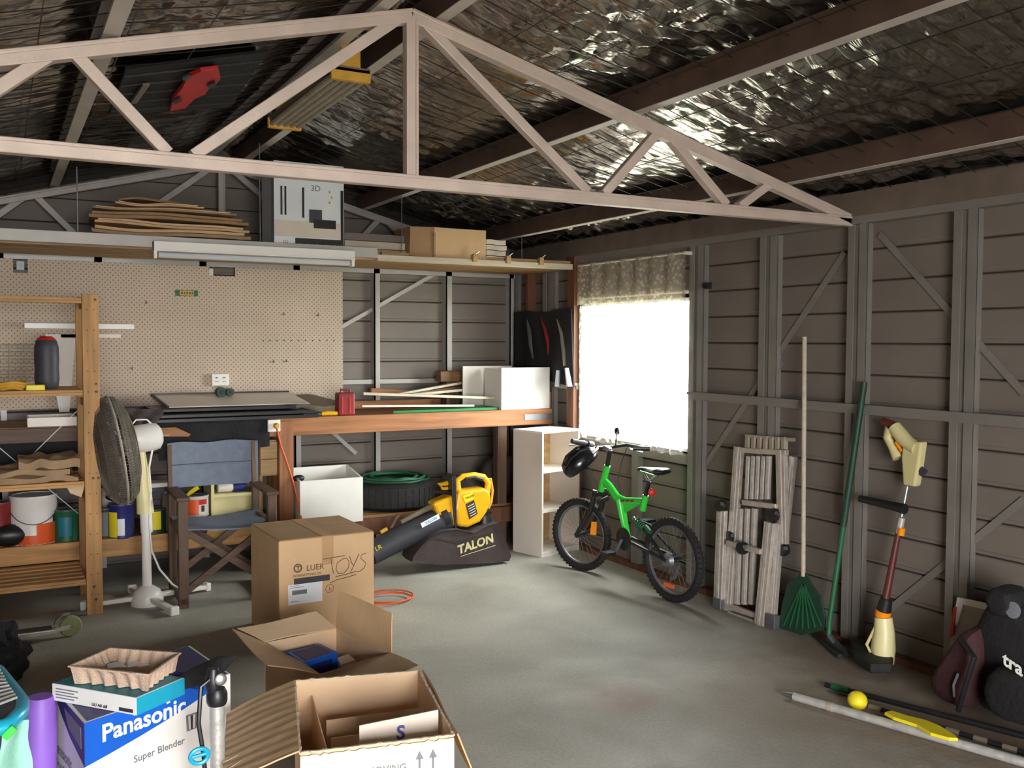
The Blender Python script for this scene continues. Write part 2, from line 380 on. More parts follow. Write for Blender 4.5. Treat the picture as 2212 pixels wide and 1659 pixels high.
def part(name, mb, m, parent=None, bevel=0.0, smooth=None, sub=0, label=None):
    me = bpy.data.meshes.new(name)
    inv = rootmat(parent).inverted() if parent is not None else Matrix.Identity(4)
    me.from_pydata([tuple(inv @ v) for v in mb.v], [], mb.f); me.update()
    me.materials.append(M[m] if isinstance(m, str) else m)
    sm = mb.smooth if smooth is None else smooth
    if sm:
        for p in me.polygons: p.use_smooth = True
        me.set_sharp_from_angle(angle=R(42))
    o = bpy.data.objects.new(name, me); C.objects.link(o)
    if parent is not None: o.parent = parent
    if bevel > 0:
        b = o.modifiers.new('bevel', 'BEVEL'); b.width = bevel; b.segments = 2; b.limit_method = 'ANGLE'; b.angle_limit = R(40)
        b.harden_normals = False
    if sub:
        b = o.modifiers.new('sub', 'SUBSURF'); b.levels = sub; b.render_levels = sub
    if label: o['label'] = label
    return o

def thing(name, label, cat, loc=(0, 0, 0), rz=0.0, group=None):
    o = bpy.data.objects.new(name, None); C.objects.link(o); o.empty_display_size = 0.1
    o.location = loc; o.rotation_euler = (0, 0, rz); o['label'] = label; o['category'] = cat
    if group: o['group'] = group
    ROOTS[o.name] = Matrix.Translation(Vector(loc)) @ Matrix.Rotation(rz, 4, 'Z')
    return o

def solo(name, mb, m, label, cat, group=None, **k):
    """a thing that is one mesh, its origin at its own lowest centre"""
    lo = Vector((min(v.x for v in mb.v), min(v.y for v in mb.v), min(v.z for v in mb.v)))
    hi = Vector((max(v.x for v in mb.v), max(v.y for v in mb.v), 0)); loc = Vector(((lo.x + hi.x) / 2, (lo.y + hi.y) / 2, lo.z))
    mb.v = [v - loc for v in mb.v]; o = part(name, mb, m, None, **k); o.location = loc
    o['label'] = label; o['category'] = cat
    if group: o['group'] = group
    ROOTS[o.name] = Matrix.Translation(loc)
    return o

def struct(name, mb, m, parent=None, **k):
    o = part(name, mb, m, parent, **k)
    if parent is None: o['kind'] = 'structure'
    return o

def fr(o, ux, uz):
    """frame matrix: origin o, x axis ux, z axis about uz"""
    x = Vector(ux).normalized(); z = Vector(uz); z = (z - x * z.dot(x)).normalized(); y = z.cross(x)
    return Matrix(((x.x, y.x, z.x, o[0]), (x.y, y.y, z.y, o[1]), (x.z, y.z, z.z, o[2]), (0, 0, 0, 1)))

def text(s, size, o, right, up, m, parent, thick=0.0008, name='lettering', shear=0.0, extrude=None, bold=0.0, center=False):
    """flat lettering lying on a face: o start of baseline, right/up directions"""
    cu = bpy.data.curves.new('txt', 'FONT'); cu.body = s; cu.size = size; cu.extrude = thick; cu.shear = shear; cu.offset = bold
    cu.resolution_u = 3
    if center: cu.align_x = 'CENTER'
    ob = bpy.data.objects.new('txt', cu); C.objects.link(ob)
    dg = bpy.context.evaluated_depsgraph_get(); dg.update()
    me = bpy.data.meshes.new_from_object(ob.evaluated_get(dg)); bpy.data.objects.remove(ob)
    r = Vector(right).normalized(); u = Vector(up).normalized(); n = r.cross(u)
    T = Matrix(((r.x, u.x, n.x, o[0]), (r.y, u.y, n.y, o[1]), (r.z, u.z, n.z, o[2]), (0, 0, 0, 1)))
    me.transform(rootmat(parent).inverted() @ T); me.materials.clear(); me.materials.append(M[m])
    me.name = name
    t = bpy.data.objects.new(name, me); C.objects.link(t); t.parent = parent; return t

def dup(o, parent=None):
    c = o.copy(); C.objects.link(c)
    if parent is not None: c.parent = parent
    for ch in list(o.children): dup(ch, c)
    return c

# ================================================================ SETTING
def zroof(x): return 2.90 - abs(x - RX) * SLOPE            # top edge of the truss chords
PUR = 0.115                                                  # purlin depth
struct('floor', MB().box(XL - .1, XR + .1, YF - .1, YB + .1, -0.12, 0), 'concrete')
struct('ground', MB().box(-14, 18, -16, 20, -0.3, -0.125), mat('ground', (150, 148, 136), .9, scale=1.5, bump=.2))

# the four walls: a dark backing skin and the cladding boards laid on it, each its own piece
Zs = [0.0] + [0.135 + 0.162 * k for k in range(14)]          # board joints
wr = struct('wall_right', MB().box(XR + .045, XR + .06, YF, WY0, 0, 2.475).box(XR + .045, XR + .06, WY1, YB + .05, 0, 2.475)
            .box(XR + .045, XR + .06, WY0, WY1, 0, WZ0).box(XR + .045, XR + .06, WY0, WY1, WZ1, 2.475), 'clad_gap')
def boards(parent, spans, face, along):
    """spans(z0,z1) -> list of (a,b) lengths; one board per span with a stepped lower edge"""
    for k in range(len(Zs)):
        z0 = Zs[k] + 0.0025; z1 = (Zs[k + 1] if k + 1 < len(Zs) else Zs[k] + .162) - 0.0025
        for a, b in spans(z0, z1):
            mb = MB()
            # a board: flat face, chamfered top lip and a shallow rebate at its foot
            prof = [(0.0, z0), (0.012, z0 + 0.004), (0.012, z0 + 0.018), (0.016, z0 + 0.024), (0.016, z1 - 0.006), (0.010, z1), (0.0, z1)]
            pts = [along(a, face(p), z) for p, z in prof]
            mb.prism(pts, along(b, 0, 0) - along(a, 0, 0))
            part('board', mb, 'clad', parent)
boards(wr, lambda z0, z1: [(YF, WY0 - .0), (WY1, YB)] if z1 > WZ0 + .03 and z0 < WZ1 - .03 else [(YF, YB)],
       lambda p: XR + .045 - p, lambda s, d, z: Vector((d, s, z)))
wb = struct('wall_back', MB().prism([(XL - .05, YB + .045, 0), (XR + .05, YB + .045, 0), (XR + .05, YB + .045, 2.48), (RX, YB + .045, 3.15), (XL - .05, YB + .045, 2.48)], (0, .015, 0)), 'clad_gap')
boards(wb, lambda z0, z1: [(XL, XR)], lambda p: YB + .045 - p, lambda s, d, z: Vector((s, d, z)))
for k in range(4):                                           # gable boards get shorter up the slope
    z0 = Zs[-1] + .162 * (k + 1) + .004; z1 = z0 + .154
    h0 = max(0.05, (2.93 - z0) / SLOPE); h1 = max(0.02, (2.93 - z1) / SLOPE)
    if z0 > 2.9: break
    h0 = min(h0, XR - RX)
    part('board', MB().prism([(RX - h0, YB + .029, z0), (RX + h0, YB + .029, z0), (RX + h1, YB + .029, z1), (RX - h1, YB + .029, z1)], (0, .016, 0)), 'clad', wb)
wl = struct('wall_left', MB().box(XL - .06, XL - .045, YF, YB + .05, 0, 2.475), 'clad_gap')
boards(wl, lambda z0, z1: [(YF, YB)], lambda p: XL - .045 + p, lambda s, d, z: Vector((d, s, z)))
wf = struct('wall_front', MB().box(XL - .05, DX0, YF - .06, YF, 0, 2.4).box(DX1, XR + .05, YF - .06, YF, 0, 2.4)
            .prism([(DX0, YF - .06, DZ), (DX1, YF - .06, DZ), (DX1, YF - .06, 2.4), (DX0, YF - .06, 2.4)], (0, .06, 0))
            .prism([(XL - .05, YF - .06, 2.4), (XR + .05, YF - .06, 2.48), (RX, YF - .06, 3.14), (XL - .05, YF - .06, 2.48)], (0, .06, 0)), 'clad')

# studs, girts, top plates and flat braces of the right wall
def chan(mb, x0, x1, y0, y1, z0, z1): return mb.box(x0, x1, y0, y1, z0, z1)
for (a, b) in ((2.78, 2.895), (3.40, 3.515), (4.035, 4.165), (4.675, 4.80), (6.50, 6.66), (7.11, 7.16), (2.14, 2.255), (1.4, 1.51), (.7, .81), (0, .11)):
    mb = MB()
    w_ = b - a
    mb.box(XR - .02, XR + .03, a, a + .012, 0, ZT).box(XR - .02, XR + .03, b - .012, b, 0, ZT)   # channel with two flanges
    mb.box(XR - .024, XR - .018, a, a + w_ * .36, 0, ZT).box(XR - .024, XR - .018, b - w_ * .36, b, 0, ZT).box(XR - .012, XR - .008, a, b, 0, ZT)
    part('stud', mb, 'stud', wr)
for (a, b) in ((4.79, YF), (YB, 6.13)):
    part('girt', MB().box(XR - .03, XR + .03, a, b, 1.23, 1.28).box(XR - .045, XR - .03, a, b, 1.262, 1.28), 'stud', wr)
part('girt', MB().box(XR - .01, XR + .03, 4.8, 6.13, 0.80, 0.87), 'stud', wr, label='rail under the window')
part('stud', MB().box(XR - .01, XR + .03, 5.35, 5.43, 0, .80), 'stud', wr)
def brace(mb, a, b, m='stud'): return mb.bar(a, b, .004, .035, (1, 0, 0))
X1 = XR + .022
for a, b in ((P(1900, 505, x=X1), P(2212, 850, x=X1)), (P(1825, 545, x=X1), P(1500, 1040, x=X1)), (P(2212, 1080, x=X1), P(1900, 1335, x=X1)), (P(1690, 780, x=X1), P(1640, 860, x=X1))):
    part('brace', MB().bar(a, b, .035, .006, (1, 0, 0)), 'stud', wr)
part('girt', MB().box(XR - .035, XR + .04, YF, YB, ZT - .04, ZT), 'stud', wr, label='top plate')
part('girt', MB().box(XR - .03, XR + .03, YF, YB, 0, .035), 'brown_timber', wr, label='bottom plate stained brown')
# back wall framing seen right of the pegboard and under the bench
for a, b in ((2.635, 2.685), (3.262, 3.317), (1.99, 2.04), (1.3, 1.35), (.6, .65), (0, .05), (-.6, -.55), (3.86, 3.90)):
    part('stud', MB().box(a, b, YB - .05, YB - .046, 0, ZT).box(a, a + .012, YB - .05, YB + .03, 0, ZT), 'stud_white', wb)
part('girt', MB().box(XL, XR, YB - .03, YB + .02, 1.255, 1.29), 'stud_white', wb)
part('girt', MB().box(XL, XR, YB - .05, YB + .03, 2.135, 2.225), 'stud_white', wb, label='top plate')
for a, b in (((2.3, YB, 1.66), (3.2, YB, 2.16)), ((2.12, YB, 1.05), (2.5, YB, .7)), ((XL, YB, 1.9), (-.4, YB, 2.15))):
    part('brace', MB().bar(a, b, .03, .006, (0, 1, 0)), 'stud_white', wb)

# roof: iron above, purlins, sagging foil and the safety mesh that carries it
ceil = struct('ceiling', MB().prism([(RX, YF - .1, 3.16), (XR + .3, YF - .1, 3.16 - SLOPE * (XR + .3 - RX)), (XR + .3, YF - .1, 3.14 - SLOPE * (XR + .3 - RX)), (RX, YF - .1, 3.14)], (0, YB - YF + .25, 0))
              .prism([(RX, YF - .1, 3.16), (XL - .3, YF - .1, 3.16 - SLOPE * (RX - XL + .3)), (XL - .3, YF - .1, 3.14 - SLOPE * (RX - XL + .3)), (RX, YF - .1, 3.14)], (0, YB - YF + .25, 0)), 'dull_steel')
PX_ = [0.10, 1.067, 1.987, 2.46]                              # purlin distances from the ridge
def foil_sheet(sgn):
    W = 2.56; dy = 0.024; nx = 110; ny = int((YB + .02 - YF) / dy); vs = []; fs = []
    for j in range(ny + 1):
        y = YF + j * (YB + .02 - YF) / ny
        for i in range(nx + 1):
            d = W * i / nx; x = RX + sgn * d
            z = zroof(x) + PUR + .02
            # sag between purlins
            ks = [0] + PX_; s = 0
            for k in range(len(ks) - 1):
                if ks[k] <= d <= ks[k + 1]: u = (d - ks[k]) / (ks[k + 1] - ks[k]); s = math.sin(math.pi * u)
            z -= .055 * s * (0.75 + .5 * noise.noise((x * .8, y * .9, 3)))
            big = noise.noise((x * 2.2, y * 2.0, 9 + sgn))
            amp = .007 + .024 * max(0, noise.noise((x * .9 + 4, y * .55, 5)) + (.22 if sgn > 0 else -.1))
            z += big * .012 + amp * noise.noise((x * 3.0, y * 17, 1)) * 1.2
            z += amp * 1.1 * (1 - 2 * abs(noise.noise((x * 8.5 + .7 * big, y * 8.5, 21))))
            z += amp * .5 * (1 - 2 * abs(noise.noise((x * 19, y * 17, 31))))
            vs.append((x, y, min(z, zroof(x) + PUR + .045)))
    N1 = nx + 1
    for j in range(ny):
        for i in range(nx):
            a = j * N1 + i; q = (a, a + 1, a + N1 + 1, a + N1); fs.append(q[::-1] if sgn > 0 else q)
    return MB().add(vs, fs)
for sg in (1, -1):
    f = part('foil_blanket', foil_sheet(sg), 'foil', ceil, smooth=False)
    for p in f.data.polygons: p.use_smooth = True
    mb = MB()
    for k in range(int((YB - YF) / .15) + 1):                # mesh wires across the roof
        y = YF + .05 + k * .15
        pts = []
        for i in range(10):
            d = 2.34 * i / 9; x = RX + sg * d; pts.append((x, y + .01 * noise.noise((x, y, 2)), zroof(x) + PUR - .035 - .02 * math.sin(math.pi * ((d - .1) / .93 % 1))))
        mb.tube(pts, .0024, 3, caps=False)
    for k in range(9):
        d = .15 + k * .29; x = RX + sg * d
        mb.tube([(x, YF, zroof(x) + PUR - .045), (x, (YF + YB) / 2, zroof(x) + PUR - .05), (x, YB, zroof(x) + PUR - .045)], .0024, 3, caps=False)
    o = part('safety_mesh', mb, 'wire', ceil, smooth=False); o['kind'] = 'stuff'
    for d in PX_[:3]:
        x = RX + sg * d; z = zroof(x) + .004
        # C purlin: web facing down-slope, two flanges and a lip, shade put into their colours
        pw = part('purlin', MB().box(x - .0015, x + .0015, YF, YB, z + .003, z + PUR), 'purlin_web', ceil)
        for q0, q1, q2, q3 in ((x, x + sg * .055, z, z + .003), (x, x + sg * .055, z + PUR - .003, z + PUR), (x + sg * .052, x + sg * .055, z + .003, z + .016)):
            part('flange', MB().box(q0, q1, YF, YB, q2, q3), 'purlin', pw)
    x = RX + sg * 2.47
    part('purlin', MB().box(x - .03, x + .03, YF, YB, ZT + .0, ZT + .125), 'eave', ceil, label='eave purlin')

# roof trusses
def truss(y, m, label, full):
    t = thing('roof_truss', label, 'truss', (RX, y, 2.2))
    b = .052
    for s in (-1, 1):
        mb = MB().bar((RX, y, zroof(RX) - .028), (RX + s * 2.47, y, zroof(RX + s * 2.47) - .022), .05, .05)
        mb.bar((RX, y - .027, zroof(RX) - .008), (RX + s * 2.47, y - .027, zroof(RX + s * 2.47) - .004), .008, .016)
        part('top_chord', mb, m, t, bevel=.004)
    part('bottom_chord', MB().bar((RX - 2.47, y, 2.228), (RX + 2.47, y, 2.228), .05, .05).bar((RX - 2.47, y - .027, 2.247), (RX + 2.47, y - .027, 2.247), .008, .014), m, t, bevel=.004)
    part('king_post', MB().bar((RX, y, 2.25), (RX, y, 2.86), .05, .045, (0, 1, 0)).bar((RX + .018, y - .026, 2.25), (RX + .018, y - .026, 2.86), .012, .006, (0, 1, 0)), m, t, bevel=.003)
    for s in (-1, 1):
        for (a, b_) in (((.06, 2.85), (.83, 2.252)), ((.915, 2.252), (1.215, 2.56)), ((1.27, 2.545), (1.62, 2.252)), ((1.70, 2.252), (1.90, 2.38))):
            part('web', MB().bar((RX + s * a[0], y, a[1]), (RX + s * b_[0], y, b_[1]), .042, .042), m, t, bevel=.003)
    return t
truss(3.51, 'truss', 'large pale steel roof truss spanning the room in the foreground', True)
truss(YB - .09, 'truss_back', 'far roof truss against the back gable above the shelf', True)

# window in the right wall
wn = struct('window_1', MB().box(XR - .01, XR + .05, WY0, WY0 + .018, WZ0, WZ1).box(XR - .01, XR + .05, WY1 - .018, WY1, WZ0, WZ1)
            .box(XR - .01, XR + .05, WY0, WY1, WZ0, WZ0 + .02).box(XR - .01, XR + .05, WY0, WY1, WZ1 - .02, WZ1), 'white')
part('pane', MB().box(XR + .02, XR + .024, WY0 + .018, (WY0 + WY1) / 2, WZ0 + .02, WZ1 - .02), 'glass', wn)
part('pane', MB().box(XR + .03, XR + .034, (WY0 + WY1) / 2, WY1 - .018, WZ0 + .02, WZ1 - .02), 'glass', wn)
part('mullion', MB().box(XR + .015, XR + .04, (WY0 + WY1) / 2 - .012, (WY0 + WY1) / 2 + .012, WZ0 + .03, WZ1 - .03), 'white', wn)
# corner framing timbers beyond the window
for a, b, mm in ((6.86, 6.90, 'brown_timber'), (6.14, 6.24, 'brown_timber')):
    part('stud', MB().box(XR - .05, XR + .03, a, b, 0 if a < 6.5 else 1.3, ZT), mm, wr, label='old brown timber stud')

def curtain(name, z0, z1, m, label, x, scal=.012, folds=9, amp=.012, y0=4.80, y1=6.055, open_=None):
    vs = []; fs = []; nx, nz = 120, 24
    for j in range(nz + 1):
        v = j / nz
        for i in range(nx + 1):
            u = i / nx; yy = y0 + (y1 - y0) * u
            bot = z0 + scal * abs(math.sin(u * math.pi * 11)) + .012 * noise.noise((u * 5, 1, 2))
            z = bot + (z1 - bot) * v
            vs.append((x + amp * math.sin(u * math.pi * 2 * folds + 1.2 * noise.noise((u * 3, v, 1))) * (1.0 - .3 * v), yy, z))
    for j in range(nz):
        for i in range(nx):
            a = j * (nx + 1) + i; fs.append((a, a + 1, a + nx + 2, a + nx + 1))
    t = thing(name, label, 'curtain', (x, (y0 + y1) / 2, z1))
    o = part('lace_panel', MB().add(vs, fs), m, t, smooth=True)
    part('rod', MB().tube([(x, y0 + .005, z1 - .01), (x, y1 - .005, z1 - .01)], .006, 8), 'valance_rod', t)
    part('bracket', MB().box(x, XR - .02 if x < XR - .02 else XR, y0 + .01, y0 + .025, z1 - .02, z1 + .0), 'valance_rod', t)
    return t
curtain('lace_curtain', .855, 1.93, 'lace', 'sheer white lace curtain glowing over the window', XR - .055)
curtain('lace_valance', 1.86, 2.175, 'valance', 'patterned cream lace valance above the bright window', XR - .085, folds=7, amp=.015, y0=4.765, y1=6.04)
solo('wall_hook', MB().box(XR - .05, XR - .01, 4.60, 4.63, 1.93, 1.97).tube([(XR - .03, 4.615, 1.95), (XR - .07, 4.615, 1.94), (XR - .07, 4.615, 1.965)], .006, 6), 'black_plastic', 'small black hook on the stud right of the window', 'hook')

# ================================================================ OVERHEAD SHELF
YS = 6.15                                                    # shelf front
sh = thing('hanging_shelf', 'long timber shelf hung from the roof across the back wall', 'shelf', (1.45, 6.6, 2.17))
x = XL + .02; k = 0
for yb in (6.20, 6.45, 6.70):
    part('plank', MB().box(XL + .02, XR - .02, yb, yb + .235, 2.155, 2.178), 'shelf_wood', sh)
part('front_edge', MB().box(XL + .02, 2.3, YS - .005, YS + .045, 2.165, 2.235), 'stud_white', sh, bevel=.003, label='white painted front edge')
part('front_edge', MB().box(2.3, XR - .06, YS - .005, YS + .045, 2.148, 2.19), 'pale_wood', sh, bevel=.003, label='pale front edge batten')
part('front_edge', MB().box(2.35, XR - .04, YS + .045, YS + .07, 2.16, 2.215), 'ply', sh, label='raw timber lip')
for px, pa in ((168, 497), (562, 525), (868, 548), (1127, 560)):
    q = P(px, pa, y=YS + .06); top = zroof(q.x) - .01 if q.x < 3.2 else 2.45
    part('hanging_rod', MB().tube([(q.x, q.y, 2.16), (q.x, q.y, min(top, zroof(q.x) + .02))], .0035, 6), 'dull_steel', sh)
def clampx(px, label):
    q = P(px, 560, y=YS - .01)
    t = thing('clip', label, 'clip', (q.x, YS - .02, 2.19))
    part('body', MB().box(q.x - .018, q.x + .018, YS - .03, YS - .002, 2.17, 2.225), 'ply', t, bevel=.003)
    part('screw', MB().tube([(q.x, YS - .02, 2.22), (q.x + .03, YS - .03, 2.245)], .004, 6), 'steel', t)
clampx(1025, 'leftmost small wooden block clipped to the shelf front edge')
clampx(1097, 'middle small wooden block clipped to the shelf front edge')
clampx(1168, 'rightmost small wooden block clipped to the shelf front edge')
# fluorescent batten under the shelf's front
a = P(330, 535, y=YS - .03); b = P(762, 560, y=YS - .03)
t = thing('fluorescent_light', 'unlit white fluorescent batten mounted under the shelf edge', 'light fitting', ((a.x + b.x) / 2, YS - .03, 2.1))
zb = 2.145
part('housing', MB().box(a.x, b.x, YS - .075, YS - .008, zb, zb + .055), 'white_plastic', t, bevel=.004)
part('reflector', MB().slab((a.x, YS - .085, zb - .006), (b.x, YS - .085, zb - .006), (b.x, YS + .02, zb - .003), (a.x, YS + .02, zb - .003), (0, 0, .006)), 'white_plastic', t)
part('tube', MB().tube([(a.x + .03, YS - .045, zb - .028), (b.x - .03, YS - .045, zb - .028)], .018, 12), 'glassy', t)
for xx in (a.x, b.x - .02): part('end_cap', MB().box(xx, xx + .02, YS - .07, YS - .02, zb - .05, zb + .055), 'white_plastic', t, bevel=.003)

# flattened cartons stacked on the shelf
zc = 2.19; rnd = random.Random(3)
dims = [(190, 578, .012, 'widest flattened carton at the bottom of the stack on the hanging shelf'),
        (205, 575, .012, 'second flattened carton from the bottom of the shelf stack'),
        (198, 540, .03, 'thick folded carton low in the shelf stack with a brown fold'),
        (205, 538, .022, 'fourth flattened carton up in the shelf stack'),
        (192, 540, .028, 'thick flattened carton in the middle of the shelf stack'),
        (200, 510, .012, 'thin flattened carton near the top of the shelf stack'),
        (250, 440, .012, 'short flattened carton second from top of the shelf stack'),
        (258, 405, .010, 'smallest flattened carton on the very top of the shelf stack')]
for i, (xa, xb, h, lb) in enumerate(dims):
    h *= 1.5; Y = 6.24 + rnd.uniform(-.015, .02)
    p = P(xa, 500, y=Y).x; q = P(xb, 500, y=Y).x; sk = rnd.uniform(-.03, .03)
    wv = rnd.uniform(.004, .008); ph = rnd.uniform(0, 6)
    f = lambda u, v, wv=wv, ph=ph: (0, .012 * math.sin(3 * u + ph), wv * math.sin(5 * u + ph) + wv * .6 * math.sin(9 * u + ph) - .004 * (u > .9))
    t = thing('flattened_carton', lb, 'cardboard', ((p + q) / 2, Y + .2, zc), 0, 'flattened cartons on the hanging shelf')
    part('panel', MB().slab((p, Y, zc), (q, Y + sk, zc), (q - .03, Y + .5, zc), (p + .04, Y + .5, zc), (0, 0, h * .45), 14, f), ('card', 'card_dark', 'brown_paper')[i % 3], t, smooth=False)
    part('panel', MB().slab((p + .02, Y + .012, zc + h * .55), (q - .04, Y + sk, zc + h * .55), (q - .05, Y + .5, zc + h * .55), (p + .06, Y + .5, zc + h * .55), (0, 0, h * .4), 14, f), ('card_in', 'card_dark', 'card')[i % 3], t, smooth=False)
    zc += h + .011
# printed box
X0 = P(590, 450, y=6.2).x; X1_ = P(743, 450, y=6.2).x; ZB0 = 2.19; ZB1 = P(660, 352, y=6.2).z
t = thing('printed_carton', 'tall white home theatre carton printed with speakers on the hanging shelf', 'box', ((X0 + X1_) / 2, 6.35, ZB0))
part('carton', MB().box(X0, X1_, 6.2, 6.5, ZB0, ZB1), 'paper', t, bevel=.003)
Yf = 6.1985
W_, H_ = X1_ - X0, ZB1 - ZB0
def fb(u0, u1, v0, v1, m, nm='print', d=.0012): part(nm, MB().box(X0 + u0 * W_, X0 + u1 * W_, Yf - d, Yf + .001, ZB0 + v0 * H_, ZB0 + v1 * H_), m, t)
fb(-.02, .01, 0, 1, 'black_plastic', 'dark_edge', .002); fb(.30, .98, .03, .15, 'black_plastic', 'printed_band')
fb(.06, .28, .06, .14, 'paper', 'printed_patch')
fb(.02, .97, .16, .34, 'card_pale', 'printed_floor')
fb(.10, .125, .40, .72, 'black_plastic', 'printed_speaker', .002); fb(.155, .18, .40, .72, 'black_plastic', 'printed_speaker', .002)
fb(.40, .43, .38, .72, 'black_plastic', 'printed_speaker', .002); fb(.95, .99, .03, .72, 'black_plastic', 'printed_speaker', .002)
fb(.50, .68, .33, .48, 'charcoal', 'printed_subwoofer', .002); fb(.56, .88, .27, .37, 'black_plastic', 'printed_player', .0025)
for k in range(3): fb(.78 + .03 * (k % 2), .80 + .03 * (k % 2), .56 + .06 * k, .585 + .06 * k, 'mustard', 'printed_icon', .002)
text('3D', .055, (X0 + .52 * W_, Yf - .002, ZB0 + .69 * H_), (1, 0, 0), (0, 0, 1), 'ink_grey', t)
for k in range(5): text('o', .03, (X0 + (.33 + .13 * k) * W_, Yf - .0025, ZB0 + .065 * H_), (1, 0, 0), (0, 0, 1), 'ink_white', t)
text('LG', .028, (X0 + .13 * W_, Yf - .0025, ZB0 + .085 * H_), (1, 0, 0), (0, 0, 1), 'ink_red', t)
# pale folded boards, brown carton, grey folded stack on the right of the shelf
for i, (xa, xb, zz, hh, mm, lb) in enumerate(((742, 882, 2.19, .045, 'brown_paper', 'brown panel at the bottom behind the brown shelf carton'), (745, 880, 2.24, .05, 'pale_wood', 'pale long panel in the middle of the pile beside the brown carton'), (743, 885, 2.295, .05, 'clad', 'grey top panel of the pile beside the brown carton'))):
    Y = 6.26 + .02 * i
    solo('panel_offcut', MB().slab((P(xa, 500, y=Y).x, Y, zz), (P(xb, 500, y=Y).x, Y, zz - .0), (P(xb, 500, y=Y).x, Y + .4, zz), (P(xa, 500, y=Y).x, Y + .4, zz), (0, 0, hh)), mm, lb, 'panel', bevel=.003)
xa, xb = P(884, 500, y=6.19).x, P(1050, 500, y=6.19).x; zt = P(960, 492, y=6.19).z
t = thing('brown_carton', 'long brown cardboard carton on the right half of the hanging shelf', 'box', ((xa + xb) / 2, 6.35, 2.19))
xm = P(938, 500, y=6.19).x
part('carton', MB().box(xm, xb, 6.19, 6.5, 2.19, zt), 'card', t, bevel=.003)
part('end_flap', MB().slab((xa, 6.185, 2.19), (xm, 6.187, 2.19), (xm, 6.187, zt), (xa + .01, 6.195, zt - .005), (0, .3, 0)), 'card_dark', t)
part('strap', MB().box(xm - .012, xm + .004, 6.175, 6.19, 2.2, zt - .04), 'card_dark', t)
xa, xb = P(1051, 500, y=6.2).x, P(1096, 500, y=6.2).x
for i in range(4):
    z0 = 2.19 + i * .04
    solo('folded_sheet', MB().slab((xa, 6.2, z0), (xb - .008 * (i % 2), 6.21, z0), (xb, 6.45, z0), (xa, 6.45, z0), (0, 0, .034), 6, lambda u, v: (0, 0, .003 * math.sin(7 * u))), 'card_pale',
         ('bottom', 'second', 'third', 'topmost')[i] + ' pale folded sheet right of the brown shelf carton', 'sheet', 'pale folded sheets on the shelf')

# long old fluorescent fitting hung under the ridge between yellow timber ends
q0 = Vector((1.315, 3.78, 2.765)); q1 = Vector((1.315, 5.02, 2.765))
q0 = P(765, 165, z=2.755); q1 = P(608, 272, z=2.755); q0.x = q1.x = (q0.x + q1.x) / 2
t = thing('ridge_light_fitting', 'old grey twin light fitting with yellow timber ends hanging under the ridge', 'light fitting', ((q0.x), (q0.y + q1.y) / 2, 2.70))
part('tray', MB().slab((q0.x - .085, q0.y, 2.775), (q0.x + .085, q0.y, 2.775), (q0.x + .085, q1.y, 2.775), (q0.x - .085, q1.y, 2.775), (0, 0, .02)), 'khaki', t)
for s in (-.07, -.035, 0, .035, .07): part('tube', MB().tube([(q0.x + s, q0.y + .03, 2.757), (q0.x + s, q1.y - .03, 2.757)], .0145, 8), 'dusty', t)
for yy in (q0.y, q1.y - .03):
    part('end_block', MB().box(q0.x - .09, q0.x + .09, yy, yy + .03, 2.735, 2.79), 'mustard', t, bevel=.003)
    part('hanger', MB().box(q0.x - .045, q0.x + .045, yy + .005, yy + .025, 2.79, 2.9), 'mustard', t, bevel=.003)
# dark sheet with a red toy resting on the safety mesh left of the ridge
def on_left(px, py, off=.06):
    # point on the left roof slope, seen at a pixel
    r = MR @ Vector((px - CXP, py - CYP, FP)); # z = 2.90 - (RX-x)*S + off
    t_ = (2.90 - RX * SLOPE + off - CAMH) / (r.z - SLOPE * r.x); return Vector((0, 0, CAMH)) + r * t_
up = Vector((-SLOPE, 0, 1)).normalized()
c4 = [on_left(272, 150), on_left(578, 112), on_left(498, 232), on_left(236, 248)]
t = thing('dark_sheet', 'dark rectangular sheet tucked against the left roof slope', 'sheet', tuple(sum(c4, Vector()) / 4))
part('sheet', MB().prism(c4, up * .012), 'black_cloth', t)
for k in range(5):
    u = .12 + .19 * k
    part('batten', MB().bar(c4[0].lerp(c4[3], u) - up * .004, c4[1].lerp(c4[2], u) - up * .004, .008, .006, up), 'charcoal', t)
pl = [(365, 232), (372, 205), (392, 180), (400, 160), (432, 145), (470, 140), (474, 160), (462, 178), (452, 180), (440, 196), (420, 204), (398, 226)]
pl = [on_left(a, b, .045) for a, b in pl]
t = thing('red_toy', 'flat red plastic toy lying on the dark sheet under the roof', 'toy', tuple(sum(pl, Vector()) / len(pl)))
part('body', MB().prism(pl, up * -.02), 'red', t, bevel=.003)
for (a, b) in ((400, 162), (455, 180), (380, 214)):
    part('panel', MB().prism([on_left(a + dx, b + dy, .020) for dx, dy in ((-8, 2), (8, -6), (12, 0), (-4, 8))], up * -.01), 'charcoal', t)
solo('pale_strip', MB().bar(on_left(288, 222, .04), on_left(316, 182, .04), .03, .01, up), 'clad', 'short pale strip left of the red toy under the roof', 'strip')

